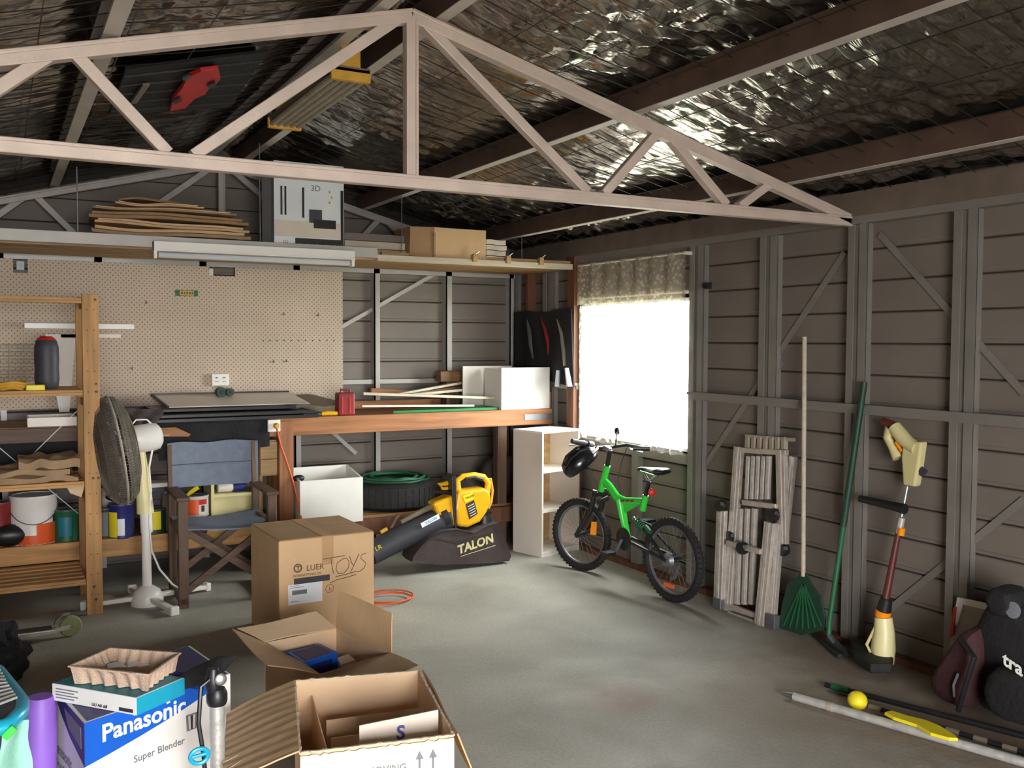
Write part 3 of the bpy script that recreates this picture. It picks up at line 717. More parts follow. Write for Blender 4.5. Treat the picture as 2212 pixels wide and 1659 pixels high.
# ================================================================ PEGBOARD AND WALL ITEMS
YP = YB - .065
pb = thing('pegboard', 'large cream pegboard covering the back wall above the bench', 'pegboard', (0.7, YP, 1.13))
mk = MB(); x0 = XL + .02; x1 = 2.372
n0, n1 = P(452, 585, y=YP), P(508, 597, y=YP); n2, n3 = P(28, 560, y=YP), P(60, 590, y=YP)
def cellbox(a, b, c, d): mk.box(a, b, YP, YP + .008, c, d)
cellbox(x0, n2.x, 1.13, 2.135); cellbox(n2.x, n3.x, 1.13, n3.z); cellbox(n3.x, n0.x, 1.13, 2.135)
cellbox(n0.x, n1.x, 1.13, n1.z); cellbox(n1.x, x1, 1.13, 2.135)
part('sheet', mk, 'pegboard', pb)
part('notch_box', MB().box(n0.x, n0.x + .03, YP + .01, YP + .03, n1.z, 2.12), 'cabinet_white', pb)
part('notch_box', MB().box(n2.x + .02, n3.x - .02, YP + .005, YP + .03, n3.z + .02, 2.12), 'dull_steel', pb)
for k in range(11):                                          # row of small hooks
    q = P(568 + k * 15.3, 735.5, y=YP)
    part('peg', MB().tube([(q.x, YP, q.z), (q.x, YP - .012, q.z)], .004, 6), 'ink', pb)
for px, py in ((612, 680), (686, 682), (285, 797), (315, 655), (590, 782), (618, 781)):
    q = P(px, py, y=YP); part('peg', MB().tube([(q.x, YP, q.z), (q.x, YP - .02, q.z), (q.x, YP - .02, q.z + .015)], .005, 6), 'khaki', pb)
a, b = P(379, 626, y=YP - .01), P(428, 640, y=YP - .01)
t = thing('name_plate', 'small green and yellow plate fixed high on the pegboard', 'plate', ((a.x + b.x) / 2, YP - .005, b.z))
part('backing', MB().box(a.x, b.x, YP - .006, YP, b.z, a.z), 'mid_green', t)
part('face', MB().box(a.x + .03, b.x - .03, YP - .009, YP - .006, b.z + .004, a.z - .004), 'mustard', t)
for k in range(5): part('mark', MB().box(a.x + .038 + k * .018, a.x + .05 + k * .018, YP - .0105, YP - .009, b.z + .012, a.z - .012), 'mid_green', t)
a, b = P(457, 808, y=YP - .03), P(494, 833, y=YP - .03)
t = thing('power_point', 'white double power outlet low on the pegboard', 'outlet', ((a.x + b.x) / 2, YP - .02, b.z))
part('box', MB().box(a.x, b.x, YP - .04, YP, b.z, a.z), 'white_plastic', t, bevel=.004)
for u in (.28, .72):
    xx = a.x + (b.x - a.x) * u; part('socket', MB().box(xx - .014, xx + .014, YP - .042, YP - .04, b.z + .03, b.z + .034).box(xx - .008, xx + .008, YP - .044, YP - .04, b.z + .055, b.z + .065), 'ink_grey', t)
# white bracketed rail fixed to the pegboard behind the rack
a, b = P(52, 700, y=YP - .05), P(290, 706, y=YP - .05)
t = thing('wall_rail', 'white rail and bracket on the pegboard behind the pine rack', 'rail', ((a.x + b.x) / 2, YP - .05, a.z))
part('rail', MB().box(a.x, b.x, YP - .05, YP - .01, b.z - .018, b.z + .02), 'white_plastic', t, bevel=.004)
part('lower_rail', MB().box(P(130, 720, y=YP).x, P(260, 730, y=YP).x, YP - .03, YP - .002, b.z - .08, b.z - .05), 'cabinet_white', t, bevel=.003)
part('bracket', MB().prism([P(98, 722, y=YP - .03), P(164, 722, y=YP - .03), P(150, 890, y=YP - .03), P(128, 890, y=YP - .03)], (0, .02, 0)), 'cabinet_white', t)
t = thing('wire_rack', 'grey wire grille leaning on the pegboard at the far left', 'rack', (P(35, 800, y=YP).x, YP - .03, P(35, 850, y=YP).z))
for k in range(13):
    q = P(-40, 745 + k * 8, y=YP - .04); r_ = P(78, 746 + k * 8, y=YP - .04)
    part('wire', MB().tube([q, (r_.x, r_.y, q.z)], .004, 6), 'dusty', t)
for px in (-40, 20, 78): part('upright', MB().tube([P(px, 742, y=YP - .035), P(px, 846, y=YP - .035)], .005, 6), 'dusty', t)

# ================================================================ WORKBENCH
YW = 6.45; ZW = 1.065
wk = thing('workbench', 'long orange timber workbench along the back wall', 'workbench', (1.5, 6.8, 0))
for i in range(4): part('top_board', MB().box(XL + .03, XR - .05, YW + .045 + i * .155, YW + .045 + i * .155 + .15, ZW - .03, ZW - .004), 'chip_wood', wk)
part('front_beam', MB().box(1.60, XR - .055, YW, YW + .045, ZW - .125, ZW), 'orange_wood', wk, bevel=.004)
part('front_beam', MB().box(XL + .03, 1.60, YW + .03, YW + .06, ZW - .10, ZW - .01), 'dark_wood_x', wk, bevel=.004, label='dark stained front beam behind the cloth')
part('post', MB().box(1.69, 1.79, YW - .012, YW + .07, 0, ZW - .02), 'orange_wood_z', wk, bevel=.004)
part('post', MB().box(3.42, 3.50, YW + .05, YW + .13, 0, ZW - .02), 'dark_wood', wk, bevel=.004)
part('post', MB().box(-.42, -.33, YW + .0, YW + .08, 0, ZW - .1), 'dark_wood', wk, bevel=.004)
part('end_post', MB().box(3.87, XR - .05, YW + .02, YW + .10, 0, ZW + .13), 'orange_wood_z', wk, bevel=.004)
a = P(1133, 892, y=YW - .005); b = P(1205, 905, y=YW - .005)
part('steel_strap', MB().box(a.x, XR - .06, YW - .006, YW, ZW - .085, ZW - .04), 'dull_steel', wk)
part('lower_rail', MB().box(1.79, XR - .05, YW, YW + .04, .19, .31), 'brown_timber', wk, bevel=.003)
part('lower_rail', MB().box(XL + .03, 1.69, YW, YW + .04, .22, .335), 'pine_x', wk, bevel=.003)
for i in range(4): part('lower_board', MB().box(XL + .03, XR - .05, YW + .045 + i * .155, YW + .045 + i * .155 + .15, .305, .328), 'chip_wood', wk)
part('splash_board', MB().box(2.38, 3.3, YB - .09, YB - .07, ZW, ZW + .06), 'orange_wood', wk)

# things lying on the bench
zt = ZW
def lying(name, pxs, Y, z, h, m, label, cat, depth=.35, **k):
    a = P(pxs[0], 870, y=Y).x; b = P(pxs[1], 870, y=Y).x
    return solo(name, MB().box(a, b, Y, Y + depth, z, z + h), m, label, cat, **k)
# framed flyscreens / panes with black frames
for i, (xa, xb, Y, z, h, lb) in enumerate(((250, 690, 6.40, zt, .022, 'long dark framed screen lowest on the left of the bench'),
                                           (340, 682, 6.45, zt + .026, .02, 'black framed pane in the middle of the screens on the bench'),
                                           (330, 640, 6.62, zt + .052, .02, 'black framed pale pane topmost on the bench before the pegboard'))):
    a = P(xa, 870, y=Y).x; b = P(xb, 870, y=Y).x; D = .42
    t = thing('framed_screen', lb, 'screen', ((a + b) / 2, Y + D / 2, z))
    part('pane', MB().box(a + .02, b - .02, Y + .02, Y + D - .02, z + .006, z + h * .7), 'glassy' if i == 2 else 'charcoal', t)
    for q in ((a, b, Y, Y + .022), (a, b, Y + D - .022, Y + D), (a, a + .022, Y + .022, Y + D - .022), (b - .022, b, Y + .022, Y + D - .022)):
        part('frame', MB().box(q[0], q[1], q[2], q[3], z, z + h), 'black_plastic', t, bevel=.002)
# leaning pale pane whose far edge props on the pegboard
a = P(330, 853, y=7.0); b = P(628, 853, y=7.0)
t = thing('propped_pane', 'pale reflective pane with a black top edge propped against the pegboard', 'pane', ((a.x + b.x) / 2, 6.8, zt + .075))
z1 = P(480, 852, y=7.02).z
part('sheet', MB().slab((a.x + .06, 6.68, zt + .078), (b.x + .05, 6.68, zt + .078), (b.x, 7.05, z1), (a.x, 7.05, z1), (0, -.002, .006)), 'cabinet_white', t)
part('edge', MB().bar((a.x, 7.05, z1 + .008), (b.x, 7.05, z1 + .008), .016, .014), 'black_plastic', t)
part('edge', MB().bar((a.x + .05, 6.68, zt + .084), (a.x, 7.05, z1 + .008), .016, .014), 'black_plastic', t)
for px, r_, mm, lb in ((477, .036, 'dark_green', 'left dark green ball of tape on the bench'), (496, .028, 'dark_green', 'smaller right dark green ball of tape on the bench')):
    q = P(px, 847, y=6.95)
    t = thing('tape_roll', lb, 'tape', (q.x, 6.95, q.z - r_))
    part('roll', MB().lathe([(r_ * .45, -.02), (r_, -.02), (r_, .02), (r_ * .45, .02)], q, (0.2, -1, 0), 20), mm, t); part('core', MB().lathe([(r_ * .45, -.022), (r_ * .45, .022)], q, (.2, -1, 0), 12), 'black_plastic', t)
# khaki bundle and offcut beside the red clamp
solo('cloth_bundle', MB().slab((P(630, 870, y=6.75).x, 6.75, zt + .02), (P(738, 870, y=6.75).x, 6.75, zt + .02), (P(738, 870, y=6.75).x, 7.0, zt + .06), (P(630, 870, y=6.75).x, 7.0, zt + .10), (0, 0, .04), 10, lambda u, v: (0, .01 * math.sin(9 * u), .012 * math.sin(7 * u + 4 * v))),
     'khaki', 'khaki folded cloth on the bench left of the red tin', 'cloth', smooth=True)
a = P(738, 887, y=6.40); b = P(775, 843, y=6.40)
t = thing('red_tin', 'dark red tin standing on the bench edge', 'tin', ((a.x + b.x) / 2, 6.5, zt))
part('body', MB().box(a.x, b.x - .005, 6.46, 6.56, zt, b.z - .02), 'dark_red', t, bevel=.012)
part('handle', MB().tube([(a.x + .03, 6.51, b.z - .03), (a.x + .03, 6.51, b.z), (b.x - .03, 6.51, b.z), (b.x - .03, 6.51, b.z - .03)], .008, 8), 'dark_red', t)
part('rib', MB().box(a.x + .02, a.x + .03, 6.455, 6.46, zt + .02, b.z - .05).box(b.x - .05, b.x - .04, 6.455, 6.46, zt + .02, b.z - .05), 'red', t)['kind'] = 'stuff'
a = P(698, 887, y=6.40); b = P(738, 896, y=6.40)
t = thing('yellow_tool', 'yellow handled tool on the bench edge beside the red tin', 'tool', ((a.x + b.x) / 2, 6.47, zt))
part('handle', MB().tube([(a.x + .01, 6.47, zt + .018), (a.x + .05, 6.47, zt + .022), (b.x - .01, 6.47, zt + .018)], [.014, .018, .014], 10), 'yellow', t)
part('blade', MB().box(a.x - .12, a.x + .01, 6.46, 6.48, zt + .014, zt + .022), 'dull_steel', t)
# timber offcuts
def stick(pa, pb, Y0, Y1, w, h, m, label, cat='timber', dz=0):
    a = P(pa[0], pa[1], y=Y0); b = P(pb[0], pb[1], y=Y1)
    return solo('timber_offcut', MB().bar(a, b, w, h), m, label, cat, bevel=.002)
stick((782, 850), (1080, 860), 6.60, 6.62, .06, .02, 'pale_wood', 'long pale batten lying across the bench to the white box')
stick((800, 845), (935, 852), 7.02, 7.0, .05, .05, 'orange_wood', 'orange timber length along the wall on the bench')
stick((850, 853), (1000, 826), 6.74, 6.90, .05, .018, 'pale_wood', 'upper pale stick slanting up from the bench')
stick((885, 853), (1000, 842), 6.70, 6.84, .05, .02, 'pale_wood', 'lower pale stick slanting up from the bench')
stick((905, 848), (1000, 834), 6.80, 6.95, .07, .02, 'dark_wood_x', 'dark brown board between the two pale sticks')
stick((780, 877), (1022, 876), 6.50, 6.52, .04, .014, 'card_pale', 'thin cream strip on the green sheet')
solo('green_sheet', MB().slab((P(850, 880, y=6.5).x, 6.50, zt + .001), (P(1085, 880, y=6.5).x, 6.50, zt + .001), (P(1075, 880, y=6.5).x, 6.78, zt + .001), (P(960, 880, y=6.5).x, 6.78, zt + .001), (0, 0, .018)), 'sheet_green', 'green sheet on the bench before the white box', 'sheet')
a = P(952, 825, y=6.93); b = P(1003, 801, y=6.93)
solo('timber_block', MB().box(a.x, b.x, 6.93, 7.03, a.z, b.z), 'chip_wood', 'rough timber block propped on the sticks before the grey panel', 'block', bevel=.006)
solo('timber_block', MB().box(a.x + .05, b.x + .02, 6.93, 7.03, zt, a.z - .002), 'dark_wood', 'dark block under the rough timber block', 'block', bevel=.004)
a = P(1000, 862, y=6.80); b = P(1083, 790, y=6.80)
solo('upright_board', MB().box(a.x, b.x + .1, 6.80, 6.82, zt + .0, b.z), 'cabinet_white', 'upright grey-white panel at the back left of the white box', 'panel', bevel=.002)
a = P(1082, 880, y=YW + .02); b = P(1197, 793, y=YW + .02)
t = thing('white_box', 'bright white open box on the right end of the bench', 'box', ((a.x + b.x) / 2, YW + .1, zt))
xr_ = XR - .07
part('front', MB().box(a.x, xr_, YW + .012, YW + .028, zt, b.z), 'white', t, bevel=.003)
part('side', MB().box(a.x, a.x + .016, YW + .028, YW + .3, zt, b.z - .01), 'white', t); part('side', MB().box(xr_ - .016, xr_, YW + .028, YW + .3, zt, b.z - .01), 'white', t)
part('base', MB().box(a.x + .016, xr_ - .016, YW + .028, YW + .3, zt, zt + .016), 'white', t)
q = P(1071, 825, y=6.74)
solo('black_disc', MB().lathe([(.09, -.012), (.1, 0), (.09, .012)], (q.x + .045, 6.745, zt + .17), (1, -.35, 0), 28), 'black_plastic', 'black round disc on edge between the grey panel and white box', 'disc')
# power point on the bench post with its orange lead
a = P(578, 907, y=6.42); b = P(605, 932, y=6.42)
t = thing('power_point', 'white square power outlet on the workbench post', 'outlet', ((a.x + b.x) / 2, 6.42, b.z))
part('plate', MB().box(a.x, b.x, 6.41, YW - .013, b.z, a.z), 'white_plastic', t, bevel=.004)
part('plug', MB().lathe([(.02, 0), (.02, .02), (.012, .03)], ((a.x + b.x) / 2 + .012, 6.41, (a.z + b.z) / 2), (0, -1, 0), 14), 'mustard', t)
pts = [P(598, 925, y=6.38), P(606, 960, y=6.385), P(622, 1005, y=6.385), P(636, 1050, y=6.36), P(650, 1110, y=6.34)]
pts += [Vector((pts[-1].x, 6.2, .2)), Vector((pts[-1].x + .05, 6.1, .02))]
solo('orange_lead', MB().tube(pts, .006, 8), 'orange', 'orange lead hanging from the outlet past the white drawer', 'cord')

# under the bench: dark sheet, drawers, shelf unit, white drawer, coil, cans
a = P(425, 885, y=6.5); b = P(578, 962, y=6.5)
solo('black_cloth', MB().slab((a.x - .25, 6.440, b.z - .06), (b.x, 6.436, b.z), (b.x, 6.436, ZW + .004), (a.x - .25, 6.440, ZW + .004), (0, .016, 0), 12, lambda u, v: (0, .006 * math.sin(14 * u), 0)), 'black_cloth', 'black cloth hanging under the front of the bench behind the blue chair', 'cloth', smooth=True)
solo('grey_cloth', MB().slab(P(255, 880, y=6.41), P(352, 885, y=6.41), P(330, 940, y=6.40), P(268, 905, y=6.40), (0, .012, 0), 12, lambda u, v: (.01 * math.sin(9 * v), -.02 * abs(math.sin(8 * u + 2 * v)), 0)), 'bag_cloth', 'grey crumpled cloth hanging off the bench behind the fan', 'cloth', smooth=True)
t = thing('timber_board', 'orange-brown board end sticking out from under the bench behind the fan', 'board', (P(370, 935, y=6.36).x, 6.36, P(370, 943, y=6.36).z))
part('plank', MB().prism([P(330, 925, y=6.36), P(380, 923, y=6.36), P(412, 938, y=6.36), P(408, 943, y=6.36), P(330, 943, y=6.36)], (0, .02, 0)), 'orange_wood', t)
part('edge', MB().bar(P(330, 941, y=6.355), P(366, 940, y=6.355), .01, .014), 'pine_x', t)
a = P(557, 960, y=6.52); b = P(604, 1058, y=6.52)
xa = a.x + .012; za, zm, zb2 = P(560, 955, y=6.52).z, P(560, 992, y=6.52).z, P(560, 1026, y=6.52).z
t = thing('pine_cabinet', 'light pine cabinet of two shallow drawers under the bench', 'drawers', ((xa + b.x) / 2, 6.6, .33))
part('drawer', MB().box(xa, b.x, 6.50, 6.52, zm + .003, za), 'ply', t, bevel=.002); part('drawer', MB().box(xa, b.x, 6.50, 6.52, zb2, zm - .003), 'ply', t, bevel=.002)
part('carcass', MB().box(xa, b.x, 6.525, 6.8, zb2 - .01, za + .01), 'ply', t)
part('side', MB().box(b.x - .02, b.x, 6.53, 6.8, .33, zb2), 'pine_z', t); part('side', MB().box(xa, xa + .02, 6.53, 6.8, .33, zb2), 'pine_z', t)
a = P(460, 1045, y=6.50); b = P(553, 1045, y=6.50); zs = P(500, 1064, y=6.5).z; zt2 = a.z; zl = P(500, 1098, y=6.5).z
t = thing('cream_cubby', 'cream open shelf box under the bench behind the chair', 'shelf', ((a.x + b.x) / 2, 6.55, .33))
for q in ((a.x - .02, a.x, .33, zt2), (b.x, b.x + .018, .33, zt2)): part('side', MB().box(q[0], q[1], 6.46, 6.7, q[2], q[3]), 'cream_dark', t)
part('shelf', MB().box(a.x, b.x, 6.46, 6.7, zs - .02, zs), 'cream_dark', t); part('lower_front', MB().box(a.x, b.x, 6.50, 6.515, .34, zs - .025), 'cream_dark', t)
q = P(488, 1052, y=6.50)
solo('spray_can', MB().lathe([(.028, 0), (.031, .004), (.031, .09), (.02, .105), (.018, .115)], (P(470, 1052, y=6.53).x, 6.53, zs + .033), (1, 0, 0), 16), 'cabinet_white', 'white spray can lying on the cream shelf', 'can')
solo('spray_can', MB().lathe([(.026, 0), (.03, .004), (.03, .07), (.02, .085)], (P(503, 1052, y=6.53).x, 6.53, zs + .031), (1, 0, 0), 16), 'navy', 'navy and white spray can lying right of the white one', 'can')

ZL = .328
def can(px, Y, r, h, m, label, band=None, lid='dull_steel', z=ZL, handle=False, bz=(.25, .75), arc=None):
    c = P(px, 1100, y=Y); t = thing('paint_can', label, 'paint can', (c.x, Y, z))
    part('body', MB().lathe([(r, 0), (r * 1.02, .006), (r, .012), (r, h - .01), (r * 1.03, h - .005), (r * 1.02, h)], (c.x, Y, z), n=26), m, t)
    part('lid', MB().lathe([(r * 1.0, h), (r * .98, h + .004), (r * .86, h + .004), (r * .84, h + .001)], (c.x, Y, z), n=26), lid, t)
    if band:
        for bm_, u0, u1, a0, a1 in band:
            mb = MB(); vs = []; n = 12
            for i in range(n + 1):
                an = R(a0 + (a1 - a0) * i / n)
                for zz in (u0, u1): vs.append((c.x + math.sin(an) * (r + .0012), Y - math.cos(an) * (r + .0012), z + zz * h))
            mb.add(vs, [(2 * i, 2 * i + 2, 2 * i + 3, 2 * i + 1) for i in range(n)]); mb.smooth = True
            part('printed_label', mb, bm_, t)
    if handle:
        pts = [Vector((c.x + math.cos(R(k)) * r * 1.03, Y - .01 - abs(math.sin(R(k))) * r * .95 if k > 0 else Y, z + h * .85 - math.sin(R(k)) * r * .9)) for k in range(0, 181, 15)]
        part('handle', MB().tube(pts, .003, 6), 'dull_steel', t)
    return t
can(72, 6.60, .135, .30, 'white_plastic', 'large white and orange paint bucket behind the rack', band=[('orange', .0, .45, 5, 62), ('orange', .0, .22, -50, 5), ('charcoal', .45, .6, 50, 80)], lid='white', handle=True)
can(-2, 6.58, .07, .27, 'dark_red', 'red tin at the far left of the lower bench shelf')
can(143, 6.56, .075, .20, 'mid_green', 'green paint tin right of the white bucket', band=[('teal', .2, .8, -40, 20)])
can(226, 6.54, .045, .19, 'charcoal', 'dark tin just right of the rack post', band=[('ink_grey', .1, .9, -60, 20)])
can(262, 6.52, .078, .215, 'navy', 'blue and yellow paint tin behind the fan cage', band=[('lemon', .05, .8, -85, -25), ('paper', .1, .6, -24, 8)])
can(243, 6.72, .07, .30, 'cabinet_white', 'white and red tin behind the blue and yellow tin', band=[('red', .7, .9, 5, 80)])
can(330, 6.56, .08, .16, 'dark_green', 'low dark green tin with a yellow patch behind the fan pole', band=[('lemon', .2, .95, -80, 30)])
can(366, 6.62, .05, .24, 'khaki', 'khaki tin between the fan pole and the chair')
can(425, 6.46, .075, .135, 'cabinet_white', 'small white and orange paint tin under the chair back', band=[('orange', .1, .85, -80, 0), ('ink', .25, .55, 12, 30), ('red', .6, .85, 0, 45)], z=ZL + .11)
q = P(20, 1130, y=6.5)
solo('black_bundle', MB().ball((q.x, 6.53, ZL + .07), .085, 18, (1.7, .8, .8)), 'black_plastic', 'black cables heaped left of the large bucket on the lower shelf', 'cables')
solo('carton_stand', MB().box(P(405, 1100, y=6.4).x, P(447, 1100, y=6.4).x, 6.38, 6.56, ZL, ZL + .108), 'black_plastic', 'black tool case under the small orange paint tin', 'case', bevel=.01)
t = thing('yellow_brush', 'yellow handled brush leaning beside the small orange tin', 'brush', P(412, 1070, y=6.44))
part('handle', MB().tube([P(400, 1074, y=6.44), P(412, 1063, y=6.43), P(428, 1052, y=6.42)], [.008, .014, .016], 8), 'lemon', t)
part('bristles', MB().bar(P(400, 1074, y=6.44), P(392, 1084, y=6.45), .03, .012), 'khaki', t)
solo('black_bundle', MB().ball(P(268, 1072, y=6.6), .08, 18, (1.4, .8, .45)), 'black_plastic', 'black cables piled on the tins behind the fan', 'cables')
a, b = P(322, 1062, y=6.66), P(370, 1042, y=6.66)
t = thing('white_case', 'grey-white appliance under the bench right of the fan neck', 'appliance', ((a.x + b.x) / 2, 6.72, ZL + .2))
part('body', MB().box(a.x, b.x, 6.66, 6.85, a.z - .0, b.z), 'cabinet_white', t, bevel=.01); part('vent', MB().box(a.x + .02, b.x - .01, 6.65, 6.66, a.z + .005, a.z + .025), 'black_plastic', t)
part('foot', MB().box(a.x, b.x, 6.68, 6.85, ZL + .2, a.z - .001), 'charcoal', t)
solo('support_box', MB().box(a.x - .02, b.x + .03, 6.7, 6.9, ZL, ZL + .198), 'black_plastic', 'black crate holding the grey-white appliance', 'crate', bevel=.006)
# glossy thing under lower shelf: black storage case on floor
# white open drawer lying on the lower shelf
a = P(637, 1110, y=6.34); b = P(783, 1030, y=6.34)
t = thing('open_bin', 'white open-topped drawer tilted forward under the bench', 'drawer', ((a.x + b.x) / 2, 6.45, ZL))
fz0 = P(783, 1125, y=6.34).z; fz1 = b.z; xb = b.x; xa = P(640, 1035, y=6.34).x + .022
part('front', MB().box(xa, xb, 6.33, 6.346, fz0, fz1), 'white', t, bevel=.002)
bk = P(735, 1005, y=6.78); bk2 = P(735, 1030, y=6.78)
part('back', MB().slab((xa + .0, 6.80, fz0 + .03), (bk.x + .05, 6.80, fz0 + .03), (bk.x + .05, 6.80, bk.z), (xa, 6.80, bk.z), (0, .014, 0)), 'white', t)
part('side', MB().slab((xb - .016, 6.346, fz0), (bk.x + .05, 6.80, fz0 + .03), (bk.x + .05, 6.80, bk.z), (xb - .016, 6.346, fz1), (.014, 0, 0)), 'white', t)
part('side', MB().slab((xa, 6.346, fz0), (xa, 6.80, fz0 + .03), (xa, 6.80, bk.z), (xa, 6.346, fz1), (.014, 0, 0)), 'white', t)
part('base', MB().slab((xa, 6.346, fz0 + .02), (xb - .02, 6.346, fz0 + .02), (bk.x + .03, 6.80, fz0 + .04), (xa, 6.80, fz0 + .04), (0, 0, .01)), 'white', t)
q = P(647, 1031, y=6.40)
solo('black_ball', MB().ball((q.x, 6.42, q.z - .01), .035, 16, (1.2, .7, .7)), 'black_plastic', 'black rounded cap poking out of the white drawer', 'cap')
# tyre and coiled green hose
cx = P(857, 1080, y=6.72).x
t = thing('tyre_stack', 'dark wide tyre lying on the lower shelf under a green hose', 'tyre', (cx, 6.76, ZL))
zt3 = P(857, 1048, y=6.5).z
mb = MB(); H3 = zt3 - ZL
mb.lathe([(.17, .0), (.27, .0), (.315, .03), (.32, H3 * .5), (.315, H3 - .03), (.27, H3), (.17, H3), (.15, H3 * .5), (.17, 0)], (cx, 6.79, ZL), n=40, caps=False)
part('tyre', mb, 'rubber', t)
for k in range(36):
    an = 2 * math.pi * k / 36
    part('tread_block', MB().box(-.004, .006, -.018, .018, H3 * .2, H3 * .8) if False else MB(Matrix.Translation((cx, 6.79, ZL)) @ Matrix.Rotation(an, 4, 'Z')).box(.314, .320, -.022, .022, H3 * .18, H3 * .82), 'rubber', t)
t = thing('green_hose', 'dark green hose coiled on top of the tyre', 'hose', (cx, 6.79, zt3))
for k in range(4):
    rr = .27 - .03 * k; pts = [(cx + rr * math.cos(i * .2094) + .01 * noise.noise((i, k, 1)), 6.79 + rr * math.sin(i * .2094), zt3 + .012 + .012 * (k % 2) + .008 * noise.noise((i * .5, k, 3))) for i in range(30)]
    part('coil', MB().tube(pts, .011, 8, closed=True), 'mid_green' if k % 2 else 'dark_green', t)
# dark things right of the blower
solo('dark_bundle', MB().ball((3.62, 6.8, .50), .2, 22, (1.0, .8, .85)), 'bag_cloth', 'dark rounded bundle on the lower shelf behind the blower', 'bundle')

# ================================================================ PINE RACK
rk = thing('pine_rack', 'tall pine shelving rack with round peg holes at the left', 'rack', (0, 6.15, 0))
RY0, RY1 = 5.93, 6.43; XA, XBk = .43, .517; XL2 = -.45
for (xx, nm) in (((XA, XBk), 0), ((XL2 - .087, XL2), 1)):
    for yy in (RY0, RY1):
        p_ = part('post', MB().box(xx[0], xx[1], yy, yy + .032, 0, 1.862), 'pine_z', rk, bevel=.003)
        if nm == 0 and yy == RY0:
            for k in range(15):
                zz = .12 + k * .118
                for sx in (.026, .062):
                    part('peg_hole', MB().lathe([(.0035, 0), (.0035, .001)], (XA + sx, RY0 - .001, zz), (0, 1, 0), 8), 'ink', p_)
            for zz, sx in ((1.83, .07), (1.345, .068), (1.30, .07), (.80, .045), (.80, .072), (.165, .04), (.09, .05)):
                part('bolt', MB().lathe([(.008, -.003), (.008, .002)], (XA + sx, RY0 - .001, zz), (0, 1, 0), 10), 'dark_wood', p_)
    for zz in (1.79, 1.2, .62, .1): part('rung', MB().box(xx[0] + .02, xx[1] - .02, RY0 + .032, RY1, zz, zz + .04), 'pine_y', rk, bevel=.002)
def rackshelf(z, slats=5, w=.075):
    gap = (RY1 + .03 - RY0 - w) / (slats - 1)
    for k in range(slats):
        y0 = RY0 + .002 + k * gap
        part('slat', MB().box(XL2, XA - .002, y0, y0 + w, z - .016, z), 'pine_x', rk, bevel=.002)
    part('shelf_lip', MB().box(XL2, XA - .002, RY0 + .001, RY0 + .02, z - .032, z - .0165), 'pine_x', rk)
rackshelf(1.840); rackshelf(1.312); rackshelf(.785); rackshelf(.213, 6, .055)
mid = P(45, 1006, y=RY1 + .045); rt = P(166, 888, y=RY1 + .045); lt = Vector((2 * mid.x - rt.x, mid.y, rt.z)); lb_ = Vector((2 * mid.x - rt.x, mid.y, 2 * mid.z - rt.z)); rb = Vector((rt.x, rt.y, 2 * mid.z - rt.z))
part('cross_brace', MB().bar(lb_, rt, .003, .006, (0, 0, 1)), 'dull_steel', rk); part('cross_brace', MB().bar(lt + Vector((0, .005, 0)), rb + Vector((0, .005, 0)), .003, .006), 'dull_steel', rk)
part('brace_hub', MB().lathe([(.018, -.004), (.018, .006)], mid, (0, -1, 0), 10), 'steel', rk)
# on the rack
q = P(102, 845, y=6.15)
t = thing('black_canister', 'black rounded canister with a red cap on the rack shelf', 'canister', (q.x, 6.15, 1.312))
hz = P(102, 727, y=6.15).z - 1.312
part('body', MB().lathe([(.05, 0), (.062, .015), (.067, .06), (.064, .12), (.067, hz * .55), (.065, hz * .8), (.055, hz * .92), (.035, hz - .002)], (q.x, 6.15, 1.312), n=24), 'charcoal', t)
part('cap', MB().lathe([(.052, hz * .935), (.047, hz * .96), (.03, hz + .002)], (q.x, 6.15, 1.312), n=24), 'red', t)
q = P(20, 838, y=6.05)
t = thing('yellow_strap', 'mustard coiled strap at the left of the rack shelf', 'strap', (q.x, 6.05, 1.312))
for k in range(3): part('coil', MB().tube([(q.x + (.065 + .01 * k) * math.cos(i * .35), 6.05 + .05 * math.sin(i * .35), 1.322 + .015 * k + .006 * math.sin(i)) for i in range(18)], .009, 8, closed=True), 'mustard', t)
a, b = P(56, 850, y=5.97), P(97, 842, y=5.97)
solo('yellow_level', MB().box(a.x, b.x, 5.95, 5.985, 1.312, 1.345), 'lemon', 'short bright yellow block on the rack shelf edge', 'block', bevel=.006)
# crumpled brown paper sacks
rn = random.Random(5)
for i, (xa, xb, z0, h, lb) in enumerate(((-10, 168, .786, .035, 'lowest flattened brown paper sack on the rack'), (-10, 150, .826, .03, 'middle crumpled brown paper sack on the rack'), (40, 172, .86, .05, 'topmost crumpled brown paper sack with a raised corner on the rack'))):
    a = P(xa, 1000, y=6.0).x - .25 * (i < 2); b = P(xb, 1000, y=6.0).x
    f = lambda u, v, i=i: (0, .02 * noise.noise((u * 3, v * 3, i)), .03 * noise.noise((u * 4 + i, v * 3, 2)) + .05 * (i == 2) * max(0, u - .55) * math.sin(v * 3.1) - .03 * (i == 0) * max(0, u - .8) * 3 * (1 - v))
    solo('paper_sack', MB().slab((a, 5.98, z0), (b, 5.97, z0), (b - .02, 6.35, z0), (a, 6.35, z0), (0, 0, h), 16, f), 'brown_paper', lb, 'sack', 'crumpled sacks on the rack', smooth=False)
solo('sack_tongue', MB().slab(P(140, 1045, y=5.955), P(183, 1040, y=5.955), P(176, 1074, y=5.925), P(152, 1066, y=5.925), (0, .006, 0), 8, lambda u, v: (0, -.02 * math.sin(3 * v), 0)), 'card_in', 'pale corner of sack drooping over the rack shelf by the post', 'sack', smooth=True)
q = P(100, 880, y=6.6)
t = thing('white_tray', 'pale plastic tray on the bench behind the rack', 'tray', (q.x, 6.6, ZW))
